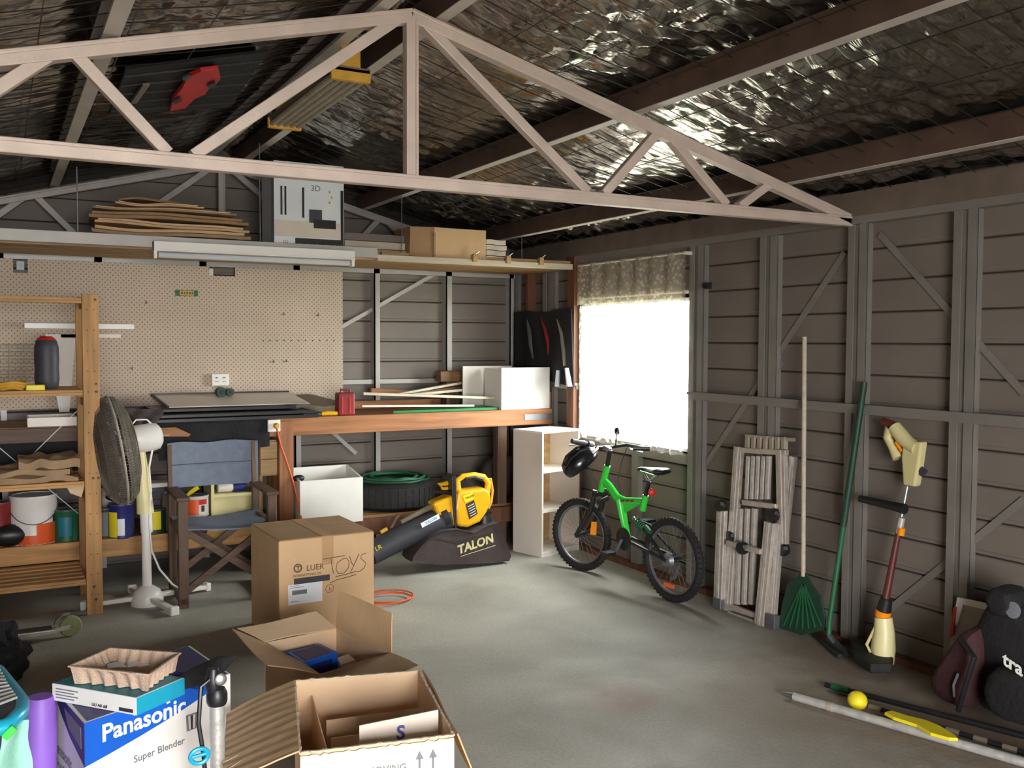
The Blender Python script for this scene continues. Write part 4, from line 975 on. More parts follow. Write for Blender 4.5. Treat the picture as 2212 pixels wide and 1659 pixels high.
a, b = P(58, 890, y=6.55).x, P(163, 890, y=6.55).x
part('base', MB().box(a, b, 6.46, 6.75, ZW, ZW + .006), 'cabinet_white', t)
for qd in ((a, b, 6.455, 6.463), (a, b, 6.742, 6.75), (a, a + .008, 6.463, 6.742), (b - .008, b, 6.463, 6.742)): part('wall', MB().box(qd[0], qd[1], qd[2], qd[3], ZW + .006, ZW + .055), 'cabinet_white', t)
solo('shade_sheet_left', MB().slab((XL + .1, 6.41, .5), (.44, 6.44, .5), (.44, 6.44, ZW - .1), (XL + .1, 6.41, ZW - .1), (0, .012, 0), 10, lambda u, v: (0, .012 * math.sin(12 * u), 0)) if False else
     MB().slab((XL + .1, 6.515, .72), (.66, 6.515, .70), (.66, 6.515, ZW - .04), (XL + .1, 6.515, ZW - .04), (0, .012, 0), 10, lambda u, v: (0, .012 * math.sin(12 * u), 0)), 'black_cloth', 'dark sheet added for the shade under the bench behind the rack', 'sheet', smooth=True)  # black sheet stands in for the shade under the bench

# ================================================================ PEDESTAL FAN
c = P(318, 1296, y=6.03); FX, FY = c.x, 6.03
t = thing('pedestal_fan', 'dusty pedestal fan turned side-on between rack and chair', 'fan', (FX, FY, 0))
for k, (ex, ey) in enumerate((P(182, 1310, z=.02).xy, P(375, 1322, z=.02).xy, P(445, 1270, z=.02).xy, (FX - .05, FY + .30))):
    e = Vector((ex, ey, .028)); c0 = Vector((FX, FY, .045)); l = part('foot', MB().bar(c0, e, .045, .028), 'white_plastic', t, bevel=.006)
    part('end_cap', MB().bar(e - (e - c0).normalized() * .01, e + (e - c0).normalized() * .022, .052, .052), 'white', l, bevel=.006)
part('hub', MB().lathe([(.095, .0), (.095, .03), (.088, .045), (.088, .055), (.075, .085), (.04, .11), (.03, .115)], (FX, FY, 0.0), n=28), 'white_plastic', t)
n0 = P(316, 1150, y=FY); n1 = P(302, 985, y=FY)
part('pole', MB().tube([(FX, FY, .1), (n0.x, FY, n0.z)], .028, 16), 'white_plastic', t)
part('collar', MB().tube([P(317, 1150, y=FY), P(315, 1108, y=FY)], .035, 16), 'white', t)
part('sleeve', MB().tube([P(314, 1108, y=FY), P(313, 1090, y=FY), P(302, 985, y=FY), P(300, 972, y=FY)], [.05, .048, .036, .034], 14), 'cream', t, label='yellowed plastic neck')
mc = P(302, 948, y=FY); ax = Vector((1, 0.1, .12)).normalized()
part('motor_housing', MB().lathe([(.075, -.12), (.085, -.10), (.085, .06), (.078, .095), (.05, .115), (.01, .12)], mc + ax * .01, ax, 24), 'white_plastic', t)
part('lifting_loop', MB().tube([mc + Vector((-.05, 0, .08)), mc + Vector((-.02, 0, .115)), mc + Vector((.04, 0, .115)), mc + Vector((.085, 0, .07)), mc + Vector((.09, 0, .02))], .005, 6), 'white_plastic', t)
gc = P(258, 972, y=FY) + Vector((0, 0, 0)); ga = Vector((1, .02, .15)).normalized(); GR = .325
gc = gc - ga * .02
prof_f = [(GR, 0), (GR * .98, .035), (GR * .85, .075), (GR * .55, .105), (.085, .115)]
prof_b = [(GR, 0), (GR * .98, -.04), (GR * .82, -.085), (GR * .5, -.115), (.05, -.125)]
u_ = ga.orthogonal().normalized(); v_ = ga.cross(u_)
for prof, nm in ((prof_f, 'rear_grille'), (prof_b, 'front_grille')):
    mb = MB()
    for k in range(110):
        an = 2 * math.pi * k / 110; dr = u_ * math.cos(an) + v_ * math.sin(an)
        mb.tube([gc + dr * r_ + ga * h_ for r_, h_ in prof], .0018, 3, caps=False)
    for r_, h_ in prof[1:]: mb.tube([gc + (u_ * math.cos(i * .209) + v_ * math.sin(i * .209)) * r_ + ga * h_ for i in range(30)], .0025, 4, closed=True)
    g_ = part(nm, mb, 'guard_grey', t, smooth=False); g_['kind'] = 'stuff'
part('rim', MB().tube([gc + (u_ * math.cos(i * .13963) + v_ * math.sin(i * .13963)) * GR for i in range(45)], .007, 6, closed=True), 'dusty', t)
part('shroud', MB().lathe([(GR * .97, .02), (GR * .83, .066), (GR * .53, .096), (.09, .106)], gc, ga, 40, caps=False), 'guard_grey', t, label='dust-caked rear guard')
part('shroud', MB().lathe([(GR * .97, -.02), (GR * .80, -.076), (GR * .48, -.108), (.06, -.118)], gc, ga, 40, caps=False), 'guard_grey', t, label='dust-caked front guard')
part('rotor_hub', MB().lathe([(.045, -.07), (.045, .06)], gc, ga, 16), 'khaki', t)
for k in range(4):
    an = k * math.pi / 2 + .4; dr = u_ * math.cos(an) + v_ * math.sin(an); tg = ga.cross(dr)
    part('blade', MB().slab(gc + dr * .04 - tg * .03 - ga * .03, gc + dr * .29 - tg * .10 - ga * .045, gc + dr * .29 + tg * .10 + ga * .045, gc + dr * .04 + tg * .03 + ga * .03, ga * .003), 'glassy', t)
pts = [mc + Vector((.05, -.02, .07)), mc + Vector((.075, -.03, -.02)), P(322, 1010, y=FY - .03), P(326, 1060, y=FY - .04), P(322, 1130, y=FY - .04), P(328, 1190, y=FY - .03), P(345, 1230, y=FY), P(372, 1262, y=FY), P(388, 1272, y=FY)]
part('cord', MB().tube(pts, .006, 6), 'white_plastic', t)

# ================================================================ DIRECTOR CHAIR
# four uprights: front-left stands at pixel (390,1315); frame matrix along the seat
A0 = P(391, 1314, z=0)                                    # front left foot
rt_ = Vector((1, -.02, 0)).normalized(); bk_ = Vector((.02, 1, 0)).normalized()
WC, DC = .56, .46
T = Matrix(((rt_.x, bk_.x, 0, A0.x), (rt_.y, bk_.y, 0, A0.y), (0, 0, 1, 0), (0, 0, 0, 1)))
t = thing('director_chair', 'folding director chair with dark timber frame and blue canvas', 'chair', tuple(A0 + rt_ * WC / 2 + bk_ * DC / 2))
def cb(*a): return MB(T).box(*a)
for i, (x0, x1) in enumerate(((-.012, .045), (WC - .045, WC + .012))):
    part('leg', cb(x0, x1, -.02, .03, 0, .645), 'dark_wood', t, bevel=.004)
    part('leg', cb(x0 + .005, x1 - .005, DC - .03, DC + .015, 0, .64), 'dark_wood', t, bevel=.004)
    part('back_post', MB(T).bar((x0 + .02, DC - .01, .60), (x0 + .02, DC + .03, .93), .028, .035, (0, 1, 0)), 'dark_wood', t, bevel=.003)
    part('armrest', cb(x0 - .01, x1 + .01, -.03, DC + .02, .645, .665), 'dark_wood_x', t, bevel=.004)
    part('side_rail', cb(x0 + .01, x1 - .01, .0, DC, .44, .48), 'dark_wood_x', t, bevel=.003)
    part('foot_rail', cb(x0 + .005, x1 - .005, -.02, DC + .02, .02, .06), 'dark_wood_x', t, bevel=.003)
for yy in (.0, DC - .02):
    part('cross_leg', MB(T).bar((.02, yy, .09), (WC - .02, yy + .01, .465), .022, .042, (0, 0, 1)), 'dark_wood_x', t, bevel=.003)
    part('cross_leg', MB(T).bar((WC - .02, yy + .025, .09), (.02, yy + .025, .465), .022, .042, (0, 0, 1)), 'dark_wood_x', t, bevel=.003)
part('seat', MB(T).slab((.0, -.01, .47), (WC, -.01, .47), (WC, DC, .475), (0, DC, .475), (0, 0, .008), 12, lambda u, v: (0, 0, -.022 * math.sin(math.pi * u) + .004 * math.sin(9 * v + 6 * u))), 'denim', t, smooth=True)
part('backrest', MB(T).slab((-.005, DC + .005, .655), (WC + .005, DC + .005, .655), (WC + .005, DC + .02, .94), (-.005, DC + .02, .94), (0, -.007, 0), 12, lambda u, v: (0, .03 * math.sin(math.pi * u), .006 * math.sin(11 * u) * v)), 'denim', t, smooth=True)
part('stitching', MB(T).slab((.02, DC + .0, .80), (WC - .02, DC, .80), (WC - .02, DC, .804), (.02, DC, .804), (0, -.0055, 0), 12, lambda u, v: (0, .03 * math.sin(math.pi * (u * .93 + .035)), 0)), 'charcoal', t)

# ================================================================ CARTONS IN THE FOREGROUND
def boxframe(o, px_):
    """local frame: x along the front edge, y to the back"""
    d = (Vector(px_) - Vector(o)); d.z = 0; d.normalize()
    return Matrix(((d.x, -d.y, 0, o[0]), (d.y, d.x, 0, o[1]), (0, 0, 1, 0), (0, 0, 0, 1)))
def loc(T, *p): return T @ Vector(p)
def dirv(T, *p): return T.to_3x3() @ Vector(p)

# taped carton with the handwriting
fl = P(602, 1170, z=.565); frr = P(808, 1148, z=.565); T = boxframe(fl, frr); W = (frr - fl).length; D = .53; H = .565
t = thing('taped_carton', 'tall taped moving carton with handwriting on its front, in front of the canvas chair', 'box', tuple(loc(T, W / 2, D / 2, 0)))
part('carton', MB(T).box(0, W, 0, D, 0, H), 'card', t, bevel=.006)
part('top_flap', MB(T).box(.004, W - .004, .003, D / 2 - .002, H, H + .004), 'card_dark', t, bevel=.001); part('top_flap', MB(T).box(.004, W - .004, D / 2 + .002, D - .003, H, H + .004), 'card_dark', t, bevel=.001)
part('tape', MB(T).box(W * .44, W * .56, -.0012, .0, H - .15, H + .002).box(W * .44, W * .56, -.0012, D, H + .0041, H + .0052), 'tape', t, smooth=False)['kind'] = 'stuff'
n = dirv(T, 0, -1, 0); rgt = dirv(T, 1, 0, 0); UP = Vector((0, 0, 1))
def fp(u, v, off=.002): return loc(T, u * W, -off, v * H)
def ring(mb, c, r, th): return mb.tube([c + rgt * (r * math.cos(i * .2618)) + UP * (r * math.sin(i * .2618)) for i in range(24)], th, 4, closed=True)
c_ = fp(.19, .735); part('emblem', ring(ring(MB(), c_, .021, .0022), c_, .0165, .0012), 'ink_soft', t)
text('T', .03, c_ - rgt * .008 - UP * .0105, rgt, UP, 'ink_soft', t, bold=.001)
text('LUER', .042, fp(.275, .70), rgt, UP, 'ink_soft', t)
text('INTERNATIONAL CO', .016, fp(.14, .655), rgt, UP, 'ink_soft', t)
part('printed_bar', MB(T).box(.15 * W, .52 * W, -.0015, 0, .585 * H, .64 * H), 'charcoal', t)
part('shipping_label', MB(T).box(.09 * W, .44 * W, -.002, 0, .40 * H, .585 * H), 'paper', t)
part('barcode', MB(T).box(.13 * W, .28 * W, -.003, -.002, .49 * H, .53 * H), 'ink_grey', t)
for k in range(3): part('label_line', MB(T).box(.11 * W, (.2 + .05 * (k % 2)) * W, -.0028, -.002, (.425 + .045 * k) * H if k < 1 else (.54 + .015 * k) * H, (.430 + .045 * k) * H if k < 1 else (.544 + .015 * k) * H), 'ink_grey', t)
def hand(strokes, m, th=.0016):
    for s_ in strokes: part('handwriting', MB().tube([fp(u, v, .001) for u, v in s_], th, 4), m, t)
hand([[(.45, .79), (.56, .795), (.68, .80)], [(.53, .795), (.545, .71), (.56, .64)],
      [(.66, .77), (.60, .74), (.585, .68), (.61, .635), (.67, .635), (.72, .68), (.725, .74), (.70, .775), (.66, .77)],
      [(.73, .79), (.755, .72), (.77, .70)], [(.835, .80), (.79, .72), (.74, .63)],
      [(.91, .80), (.865, .79), (.85, .76), (.88, .73), (.91, .70), (.89, .66), (.84, .63), (.80, .635), (.7, .62), (.58, .61)],
      [(.52, .555), (.60, .58), (.70, .59), (.80, .605)]], 'ink')
hand([[(.49, .535), (.47, .50), (.50, .465), (.55, .475), (.56, .52), (.53, .545), (.49, .535)], [(.515, .52), (.515, .485), (.535, .485), (.53, .505), (.515, .505)]], 'ink_red')

# open carton in the middle
TT = lambda a, b, c, d, m_, nm, par, th=.006, n=1, f=None: part(nm, MB().slab(a, b, c, d, th if isinstance(th, Vector) else (0, 0, th), n, f), m_, par)
zr = .33
BL, BR, FR_, FL_ = P(572, 1388, z=zr), P(727, 1356, z=zr), P(845, 1412, z=zr), P(690, 1457, z=zr)
t = thing('open_carton', 'open cardboard carton with raised flaps and blue packets inside, middle of the three cartons', 'box', tuple((BL + BR + FR_ + FL_) / 4 - Vector((0, 0, zr))))
def dn(p, z=0.0): return Vector((p.x, p.y, z))
def wall(a, b, m_, nm='side_panel', z0=0.0, th=.005):
    nn = (b - a).cross(UP).normalized() * th
    return part(nm, MB().slab(dn(a, z0), dn(b, z0), b, a, nn), m_, t)
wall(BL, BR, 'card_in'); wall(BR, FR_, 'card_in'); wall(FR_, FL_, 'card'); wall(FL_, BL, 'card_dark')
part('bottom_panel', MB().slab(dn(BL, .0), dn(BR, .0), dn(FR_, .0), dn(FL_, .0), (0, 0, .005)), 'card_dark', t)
def fl4(a, b, c, d, m_, lab=None):
    nn = (Vector(b) - Vector(a)).cross(Vector(d) - Vector(a)).normalized() * .004
    return part('flap', MB().slab(a, b, c, d, nn, 8, lambda u, v: nn.normalized() * .004 * math.sin(5 * u + 3 * v)), m_, t, label=lab)
# back flap tipped outwards, right flap standing, front flap level, left flap out
db = (BR - BL).normalized(); ob = Vector((-db.y, db.x, 0))
fl4(BL, BR, BR + ob * .17 - db * .015 + UP * .03, BL + ob * .17 - db * .05 + UP * .025, 'card_in')
rt1 = P(735, 1277, y=BR.y + .0); rt2 = P(850, 1325, y=FR_.y + .01)
fl4(BR, FR_, rt2, rt1, 'card', 'right flap standing upright')
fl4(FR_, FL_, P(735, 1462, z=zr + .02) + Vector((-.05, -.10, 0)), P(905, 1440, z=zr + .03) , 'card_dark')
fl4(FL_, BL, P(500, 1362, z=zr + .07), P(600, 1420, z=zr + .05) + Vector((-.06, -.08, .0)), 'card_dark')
# contents
def packet(pts, z, h, m_, label, frm=None, cat='packet'):
    c = sum(pts, Vector()) / len(pts); tt = thing('blue_packet' if 'blue' in label else 'packet', label, cat, (c.x, c.y, z))
    part('carton', MB().prism([Vector((p.x, p.y, z)) for p in pts], (0, 0, h)), m_, tt, bevel=.002); return tt
zq = .30
p4 = [P(618, 1408, z=zq), P(692, 1391, z=zq), P(729, 1408, z=zq), P(655, 1432, z=zq)]
t2 = packet([Vector((p.x, p.y, 0)) for p in p4], .14, zq - .14, 'blue', 'bright blue carton standing in the open cardboard carton')
e = (p4[2] - p4[3]).normalized(); nn = Vector((e.y, -e.x, 0))
a_ = Vector((p4[3].x, p4[3].y, 0)) + nn * .001
part('window', MB().slab(a_ + e * .02 + UP * .17, a_ + e * ((p4[2] - p4[3]).length - .03) + UP * .17, a_ + e * ((p4[2] - p4[3]).length - .03) + UP * .28, a_ + e * .02 + UP * .28, nn * .002), 'navy', t2)
part('lid_print', MB().prism([p4[0].lerp(p4[2], .12) + UP * .0005, p4[1].lerp(p4[3], .12) + UP * .0005, p4[2].lerp(p4[0], .12) + UP * .0005, p4[3].lerp(p4[1], .12) + UP * .0005], (0, 0, .001)), 'navy', t2)
p5 = [P(728, 1421, z=.27), P(752, 1412, z=.27), P(768, 1425, z=.27), P(735, 1436, z=.27)]
packet([Vector((p.x, p.y, 0)) for p in p5], .15, .12, 'cabinet_white', 'white printed packet beside the bright blue carton in the open cardboard carton')
cc = (BL + BR + FR_ + FL_) / 4
solo('packing_pad', MB().box(cc.x - .13, cc.x + .14, cc.y - .12, cc.y + .12, .012, .136), 'card_dark', 'folded cardboard pad under the blue carton', 'padding')

# nearest carton with the letter S
zr = .40
BL, BR, FR_, FL_ = P(636, 1472, z=zr), P(905, 1450, z=zr), P(980, 1588, z=zr), P(648, 1628, z=zr)
t = thing('open_carton', 'nearest open carton with torn white front, dividers and a big letter card inside', 'box', tuple((BL + BR + FR_ + FL_) / 4 - Vector((0, 0, zr))))
wall(BL, BR, 'card_in'); wall(BR, FR_, 'card_in'); wall(FL_, BL, 'card_in')
wall(FR_, FL_, 'card_in')
e = (FR_ - FL_).normalized(); nn = Vector((e.y, -e.x, 0)); LL = (FR_ - FL_).length
zs = [zr - .006 + .008 * noise.noise((i * .9, 3, 1)) for i in range(41)]
mb = MB()
for i in range(40):
    u0, u1 = i / 40, (i + 1) / 40; a_ = FL_ + e * LL * u0; b_ = FL_ + e * LL * u1
    mb.slab(Vector((a_.x, a_.y, 0)) + nn * .0055, Vector((b_.x, b_.y, 0)) + nn * .0055, Vector((b_.x, b_.y, zs[i + 1])) + nn * .0055, Vector((a_.x, a_.y, zs[i])) + nn * .0055, nn * .002)
o = part('white_facing', mb, 'card_pale', t, label='torn white printed front facing')
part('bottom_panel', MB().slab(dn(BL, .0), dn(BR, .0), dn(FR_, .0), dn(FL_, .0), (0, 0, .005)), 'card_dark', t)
# torn rims
def torn(a, b, wd=.008, m_='card_torn'):
    mb = MB(); nseg = 36
    for i in range(nseg):
        u0, u1 = i / nseg, (i + 1) / nseg; k = .004 * noise.noise((i * 1.3, a.x * 9, 2)); k2 = .004 * noise.noise(((i + 1) * 1.3, a.x * 9, 2))
        mb.bar(a.lerp(b, u0) + Vector((k, -k, abs(k) * 1.5)), a.lerp(b, u1) + Vector((k2, -k2, abs(k2) * 1.5)), wd, .006)
    part('torn_edge', mb, m_, t)['kind'] = 'stuff'
torn(BL, BR); torn(BR, FR_); torn(FL_, BL); torn(FL_, FR_)
# left flap: a big sheet of ribbed torn corrugated board
l1, l2 = P(490, 1545, z=zr - .05), P(478, 1690, z=zr - .08)
nn = (l1 - BL).cross(FL_ - BL).normalized()
fo = MB().slab(BL, FL_, l2, l1, nn * .005, 40, lambda u, v: nn * (.0009 * math.sin(u * 62 + 3 * v) + .006 * math.sin(3 * v + 2 * u)) + Vector((0, 0, .002 * noise.noise((u * 9, v * 3, 1)))))
part('flap', fo, 'card', t, label='ribbed torn left flap')
for k, (u0, u1, v0, v1) in enumerate(((.05, .09, .3, .98), (.22, .26, .1, .8), (.30, .37, .4, 1.), (.47, .50, .1, .7), (.69, .73, .15, 1.), (.12, .2, .05, .95), (.38, .43, .2, 1.), (.55, .66, .05, .9), (.75, .86, .3, 1.), (.90, .95, .1, .9))):
    a_ = (BL.lerp(FL_, u0)).lerp(l1.lerp(l2, u0), v0); b_ = (BL.lerp(FL_, u1)).lerp(l1.lerp(l2, u1), v1)
    part('crease', MB().tube([a_ - nn * .001, a_.lerp(b_, .5) + Vector((0, 0, .002)), b_ - nn * .001], .0011, 4), 'card_torn', t)
# right flap hanging outward
rr1 = P(925, 1450, z=zr); q1 = BR + Vector((.012, 0, 0)); q2 = FR_ + Vector((.012, 0, 0)); o1 = Vector((.07, .02, -.16))
part('flap', MB().slab(q1, q2, q2 + o1, q1 + o1, (.004, 0, .004), 6, lambda u, v: (.004 * math.sin(6 * u), 0, 0)), 'card', t, label='right flap hanging outwards')
# inner dividers
def inner(p0, p1, zl, zh, m_, nm='divider', th=.004):
    nn = (p1 - p0).cross(UP).normalized() * th; return part(nm, MB().slab(Vector((p0.x, p0.y, zl)), Vector((p1.x, p1.y, zl)), Vector((p1.x, p1.y, zh)), Vector((p0.x, p0.y, zh)), nn), m_, t)
def inb(u, v): return (BL.lerp(BR, u)).lerp(FL_.lerp(FR_, u), v)
inner(inb(.14, .03), inb(.20, .97), .02, zr - .05, 'card_in')
inner(inb(.22, .33), inb(.97, .28), .02, zr - .07, 'card_in'); inner(inb(.24, .50), inb(.97, .46), .02, zr - .09, 'card_in')
inner(inb(.60, .97), inb(.58, .54), .02, zr - .11, 'card')
s0, s1 = inb(.40, .80), inb(.96, .74)
cz0, cz1 = .12, P(870, 1548, y=(s0.y + s1.y) / 2).z
t2 = thing('letter_card', 'pale card lettered S standing in the nearest open carton', 'card', ((s0.x + s1.x) / 2, (s0.y + s1.y) / 2, cz0))
e = (s1 - s0).normalized(); nn = Vector((e.y, -e.x, 0))
part('card', MB().slab(Vector((s0.x, s0.y, cz0)), Vector((s1.x, s1.y, cz0)), Vector((s1.x, s1.y, cz1 + .005)), Vector((s0.x, s0.y, cz1 - .004)), nn * .004), 'card_pale', t2)
text('S', .062, Vector((s0.x, s0.y, cz1 - .068)) + e * ((s1 - s0).length * .46) + nn * .005, e, UP, 'ink_blue', t2, bold=.0015)
solo('packing_pad', MB().box(cc.x - .0, cc.x + .01, 0, .01, 0, .01) if False else MB().prism([inb(.25, .56), inb(.93, .52), inb(.93, .92), inb(.25, .94)], (0, 0, .1)) if False else MB().prism([Vector((p.x, p.y, .012)) for p in (inb(.25, .56), inb(.93, .52), inb(.93, .93), inb(.25, .95))], (0, 0, .106)), 'card_dark', 'folded brown padding under the letter card', 'padding')
# print on the white front
def ff(u, z): return FL_.lerp(FR_, u).xy.to_3d() + Vector((0, 0, z)) + Vector((e.x * 0, 0, 0))
e = (FR_ - FL_).normalized(); nn = Vector((e.y, -e.x, 0))
for u in (.76, .85):
    a_ = ff(u, 0) + nn * .008
    part('printed_arrow', MB().slab(a_ + UP * .24, a_ + e * .006 + UP * .24, a_ + e * .006 + UP * .345, a_ + UP * .345, nn * .001), 'ink_grey', t)
    part('printed_arrow', MB().prism([a_ + e * -.009 + UP * .343, a_ + e * .015 + UP * .343, a_ + e * .003 + UP * .368], nn * .001), 'ink_grey', t)
text('MOVING', .03, ff(.42, .315) + nn * .008, e, UP, 'ink_grey', t)
part('printed_bar', MB().slab(ff(.70, .225) + nn * .008, ff(.93, .225) + nn * .008, ff(.93, .232) + nn * .008, ff(.70, .232) + nn * .008, nn * .001), 'ink_grey', t)

# orange cord looped on the floor behind the taped carton
for k, (cx_, cy_, rx, ry) in enumerate(((1.99, 5.07, .14, .24), (1.96, 5.0, .12, .16))):
    c0 = P(838, 1288 + 6 * k, z=.01)
    pts = [c0 + Vector((.16 * math.cos(i * .3) - .02 * k, (.15 - .03 * k) * math.sin(i * .3), .0 + .006 * k)) for i in range(21)]
    solo('orange_lead', MB().tube(pts, .005, 6, closed=True), 'orange', ('outer' if k == 0 else 'inner') + ' loop of orange cord on the floor beside the taped carton', 'cord')

# ---------------------------------------------------------------- blue and white printed carton with things on it
zr = .45
FL_, FR_, BL, BR = P(182, 1562, z=zr), P(498, 1455, z=zr), P(112, 1482, z=zr), P(420, 1402, z=zr)
BR = BL + (FR_ - FL_)
t = thing('printed_carton', 'blue and white printed kitchen appliance carton at the front left', 'box', tuple((FL_ + FR_ + BL + BR) / 4 - Vector((0, 0, zr))))
part('carton', MB().prism([dn(p) for p in (FL_, FR_, BR, BL)], (0, 0, zr)), 'white', t, bevel=.003)
e = (FR_ - FL_).normalized(); nn = Vector((e.y, -e.x, 0)); LL = (FR_ - FL_).length
def fq(u, v, off=.0015): return Vector((FL_.x, FL_.y, 0)) + e * (LL * u) + UP * (zr * v) + nn * off
part('blue_print', MB().prism([fq(0, .9985, .0), fq(0, .80, .0), fq(.12, .825, 0), fq(.35, .855, 0), (fq(.6, .905, 0)), fq(.8, .955, 0), fq(.93, .9985, 0)], nn * .0015) if False else
     MB().prism([fq(0, .999, .0), fq(0, .70, .0), fq(.15, .73, 0), fq(.35, .775, 0), fq(.6, .84, 0), fq(.8, .905, 0), fq(.94, .999, 0)], nn * .0015), 'blue', t)
text('Panasonic', .075, fq(.10, .83, .0016), e, UP + e * 0.0, 'ink_white', t, bold=.0018)
text('Super Blender', .032, fq(.30, .60, .0016), e, UP, 'ink_grey', t)
# printed jug picture
part('printed_jug', MB().prism([fq(.66, .80), fq(.74, .80), fq(.735, .68), fq(.665, .68)], nn * .001), 'ink_grey', t)
part('printed_jug', MB().prism([fq(.675, .79, .0026), fq(.725, .79, .0026), fq(.72, .69, .0026), fq(.68, .69, .0026)], nn * .001), 'cabinet_white', t)
part('printed_jug', MB().prism([fq(.69, .79, .0037), fq(.708, .79, .0037), fq(.706, .69, .0037), fq(.692, .69, .0037)], nn * .0008), 'ink', t)
part('orange_print', MB().prism([fq(.90, .90), fq(.93, .92), fq(.955, .90), fq(.95, .86), fq(.92, .845), (fq(.905, .865))], nn * .001), 'amber', t)
el = (FL_ - BL).normalized(); nl = Vector((el.y, -el.x, 0)); L2 = (FL_ - BL).length
if nl.x > 0: nl = -nl
def fs_(u, v, off=.0): return Vector((BL.x, BL.y, 0)) + el * (L2 * u) + UP * (zr * v) + nl * off
part('side_print', MB().prism([fs_(.05, .995), fs_(1, .995), fs_(1, .70), fs_(.6, .78), fs_(.3, .88)], nl * .0015), 'navy', t)
part('side_patch', MB().prism([fs_(.42, .95, .0016), fs_(.92, .95, .0016), fs_(.92, .80, .0016), fs_(.55, .84, .0016)], nl * .001), 'ink_grey', t)
text('Panasonic', .05, fs_(.12, .56, .0016), el, UP, 'ink_grey', t, bold=.001)
text('Super Blender', .03, fs_(.15, .46, .0016), el, UP, 'ink_grey', t)
part('top_print', MB().prism([Vector((p.x, p.y, zr + .0002)) for p in (FL_.lerp(BR, .02), FR_.lerp(BL, .02), BR.lerp(FL_, .02), BL.lerp(FR_, .02))], (0, 0, .001)), 'navy', t)
for (u, v) in ((.30, .985), (.52, .985)):
    part('torn_patch', MB().prism([fq(u, .999, .0016), fq(u + .02, .999, .0016), fq(u + .03, .94, .0016), fq(u + .005, .935, .0016)], nn * .001), 'card_pale', t)
# flat teal and white software box on top
z0 = zr + .002; z1 = z0 + .055
a4 = [P(112, 1478, z=z1), P(240, 1512, z=z1), P(297, 1507, z=z1), P(398, 1462, z=z1), P(260, 1436, z=z1)]
A, B, Cc = P(112, 1476, z=z1), P(295, 1508, z=z1), P(398, 1464, z=z1); Dd = A + (Cc - B)
t = thing('flat_carton', 'flat teal and white product box on top of the blue and white carton', 'box', tuple((A + Cc) / 2 - Vector((0, 0, .055))))
part('carton', MB().prism([Vector((p.x, p.y, z0)) for p in (A, B, Cc, Dd)], (0, 0, z1 - z0)), 'white', t, bevel=.002)
part('teal_top', MB().prism([Vector((p.x, p.y, z1 + .0002)) for p in (A.lerp(Cc, .015), B.lerp(Dd, .015), Cc.lerp(A, .015), Dd.lerp(B, .015))], (0, 0, .001)), 'teal', t)
e = (Cc - B).normalized(); nn = Vector((e.y, -e.x, 0))
part('teal_side', MB().prism([Vector((B.x, B.y, z0 + .001)) , Vector((Cc.x, Cc.y, z0 + .001)), Vector((Cc.x, Cc.y, z1 - .001)), Vector((B.x, B.y, z1 - .001))], nn * .0012), 'turquoise', t)
e = (B - A).normalized(); nn = Vector((e.y, -e.x, 0))
if nn.y > 0: nn = -nn
def fa(u, v): return A.lerp(B, u).xy.to_3d() + UP * (z0 + (z1 - z0) * v) + nn * .0008
for k in range(4): part('printed_line', MB().slab(fa(.05 + .0 * k, .72 - .17 * k), fa(.32 - .05 * (k % 2), .72 - .17 * k), fa(.32 - .05 * (k % 2), .78 - .17 * k), fa(.05, .78 - .17 * k), nn * .0008), 'ink_grey', t)
text('GU A0 ddl', .014, fa(.48, .12), e, UP, 'ink', t); part('printed_bar', MB().slab(fa(.80, .12), fa(.96, .12), fa(.96, .32), fa(.80, .32), nn * .0008), 'ink', t)
# moulded pulp tray
z0 = z1 + .003; z1 = z0 + .06
cs = [P(150, 1438, z=z1), P(322, 1456, z=z1), P(388, 1410, z=z1), P(238, 1399, z=z1)]
ct = sum(cs, Vector()) / 4
t = thing('pulp_tray', 'square moulded pulp tray on top of the teal and white box', 'tray', (ct.x, ct.y, z0))
def trayring(z, inset, flute, n=36):
    out = []
    for i in range(4):
        a_, b_ = cs[i], cs[(i + 1) % 4]; dd = (b_ - a_); nr = Vector((-dd.y, dd.x, 0)).normalized()
        if nr.dot(ct - a_) < 0: nr = -nr
        for k in range(n):
            u = k / n; q = a_.lerp(b_, u); q = q.lerp(Vector((ct.x, ct.y, q.z)), 0)
            edge = min(u, 1 - u) * 4
            q = q + nr * (inset * min(1, edge * 1.2 + .0) + flute * (.5 + .5 * math.cos(u * 2 * math.pi * 6)) * min(1, edge))
            q = q + (Vector((ct.x, ct.y, q.z)) - q).normalized() * inset * (1 - min(1, edge)) * 1.0
            out.append(Vector((q.x, q.y, z)))
    return out
rings = [trayring(z1 - .004, -.006, 0), trayring(z1, -.004, 0), trayring(z1, .004, 0), trayring(z1 - .02, .009, .008), trayring(z0 + .014, .018, .018), trayring(z0 + .012, .10, .0)]
outer = [trayring(z1 - .004, -.006, 0), trayring(z1 - .006, .002, 0), trayring(z1 - .02, .006, .008), trayring(z0 + .0, .014, .018), trayring(z0 + .001, .03, .014), trayring(z0 + .008, .10, 0)]
for rg_, nm in ((rings, 'inside'), (outer, 'outside')):
    vs = [p for r_ in rg_ for p in r_]; k = 144; fs = []
    for j in range(len(rg_) - 1):
        for i in range(k): fs.append((j * k + i, j * k + (i + 1) % k, (j + 1) * k + (i + 1) % k, (j + 1) * k + i))
    fs.append(tuple(range((len(rg_) - 1) * k, len(rg_) * k)))
    part(nm, MB().add(vs, fs), 'pulp', t, smooth=True)
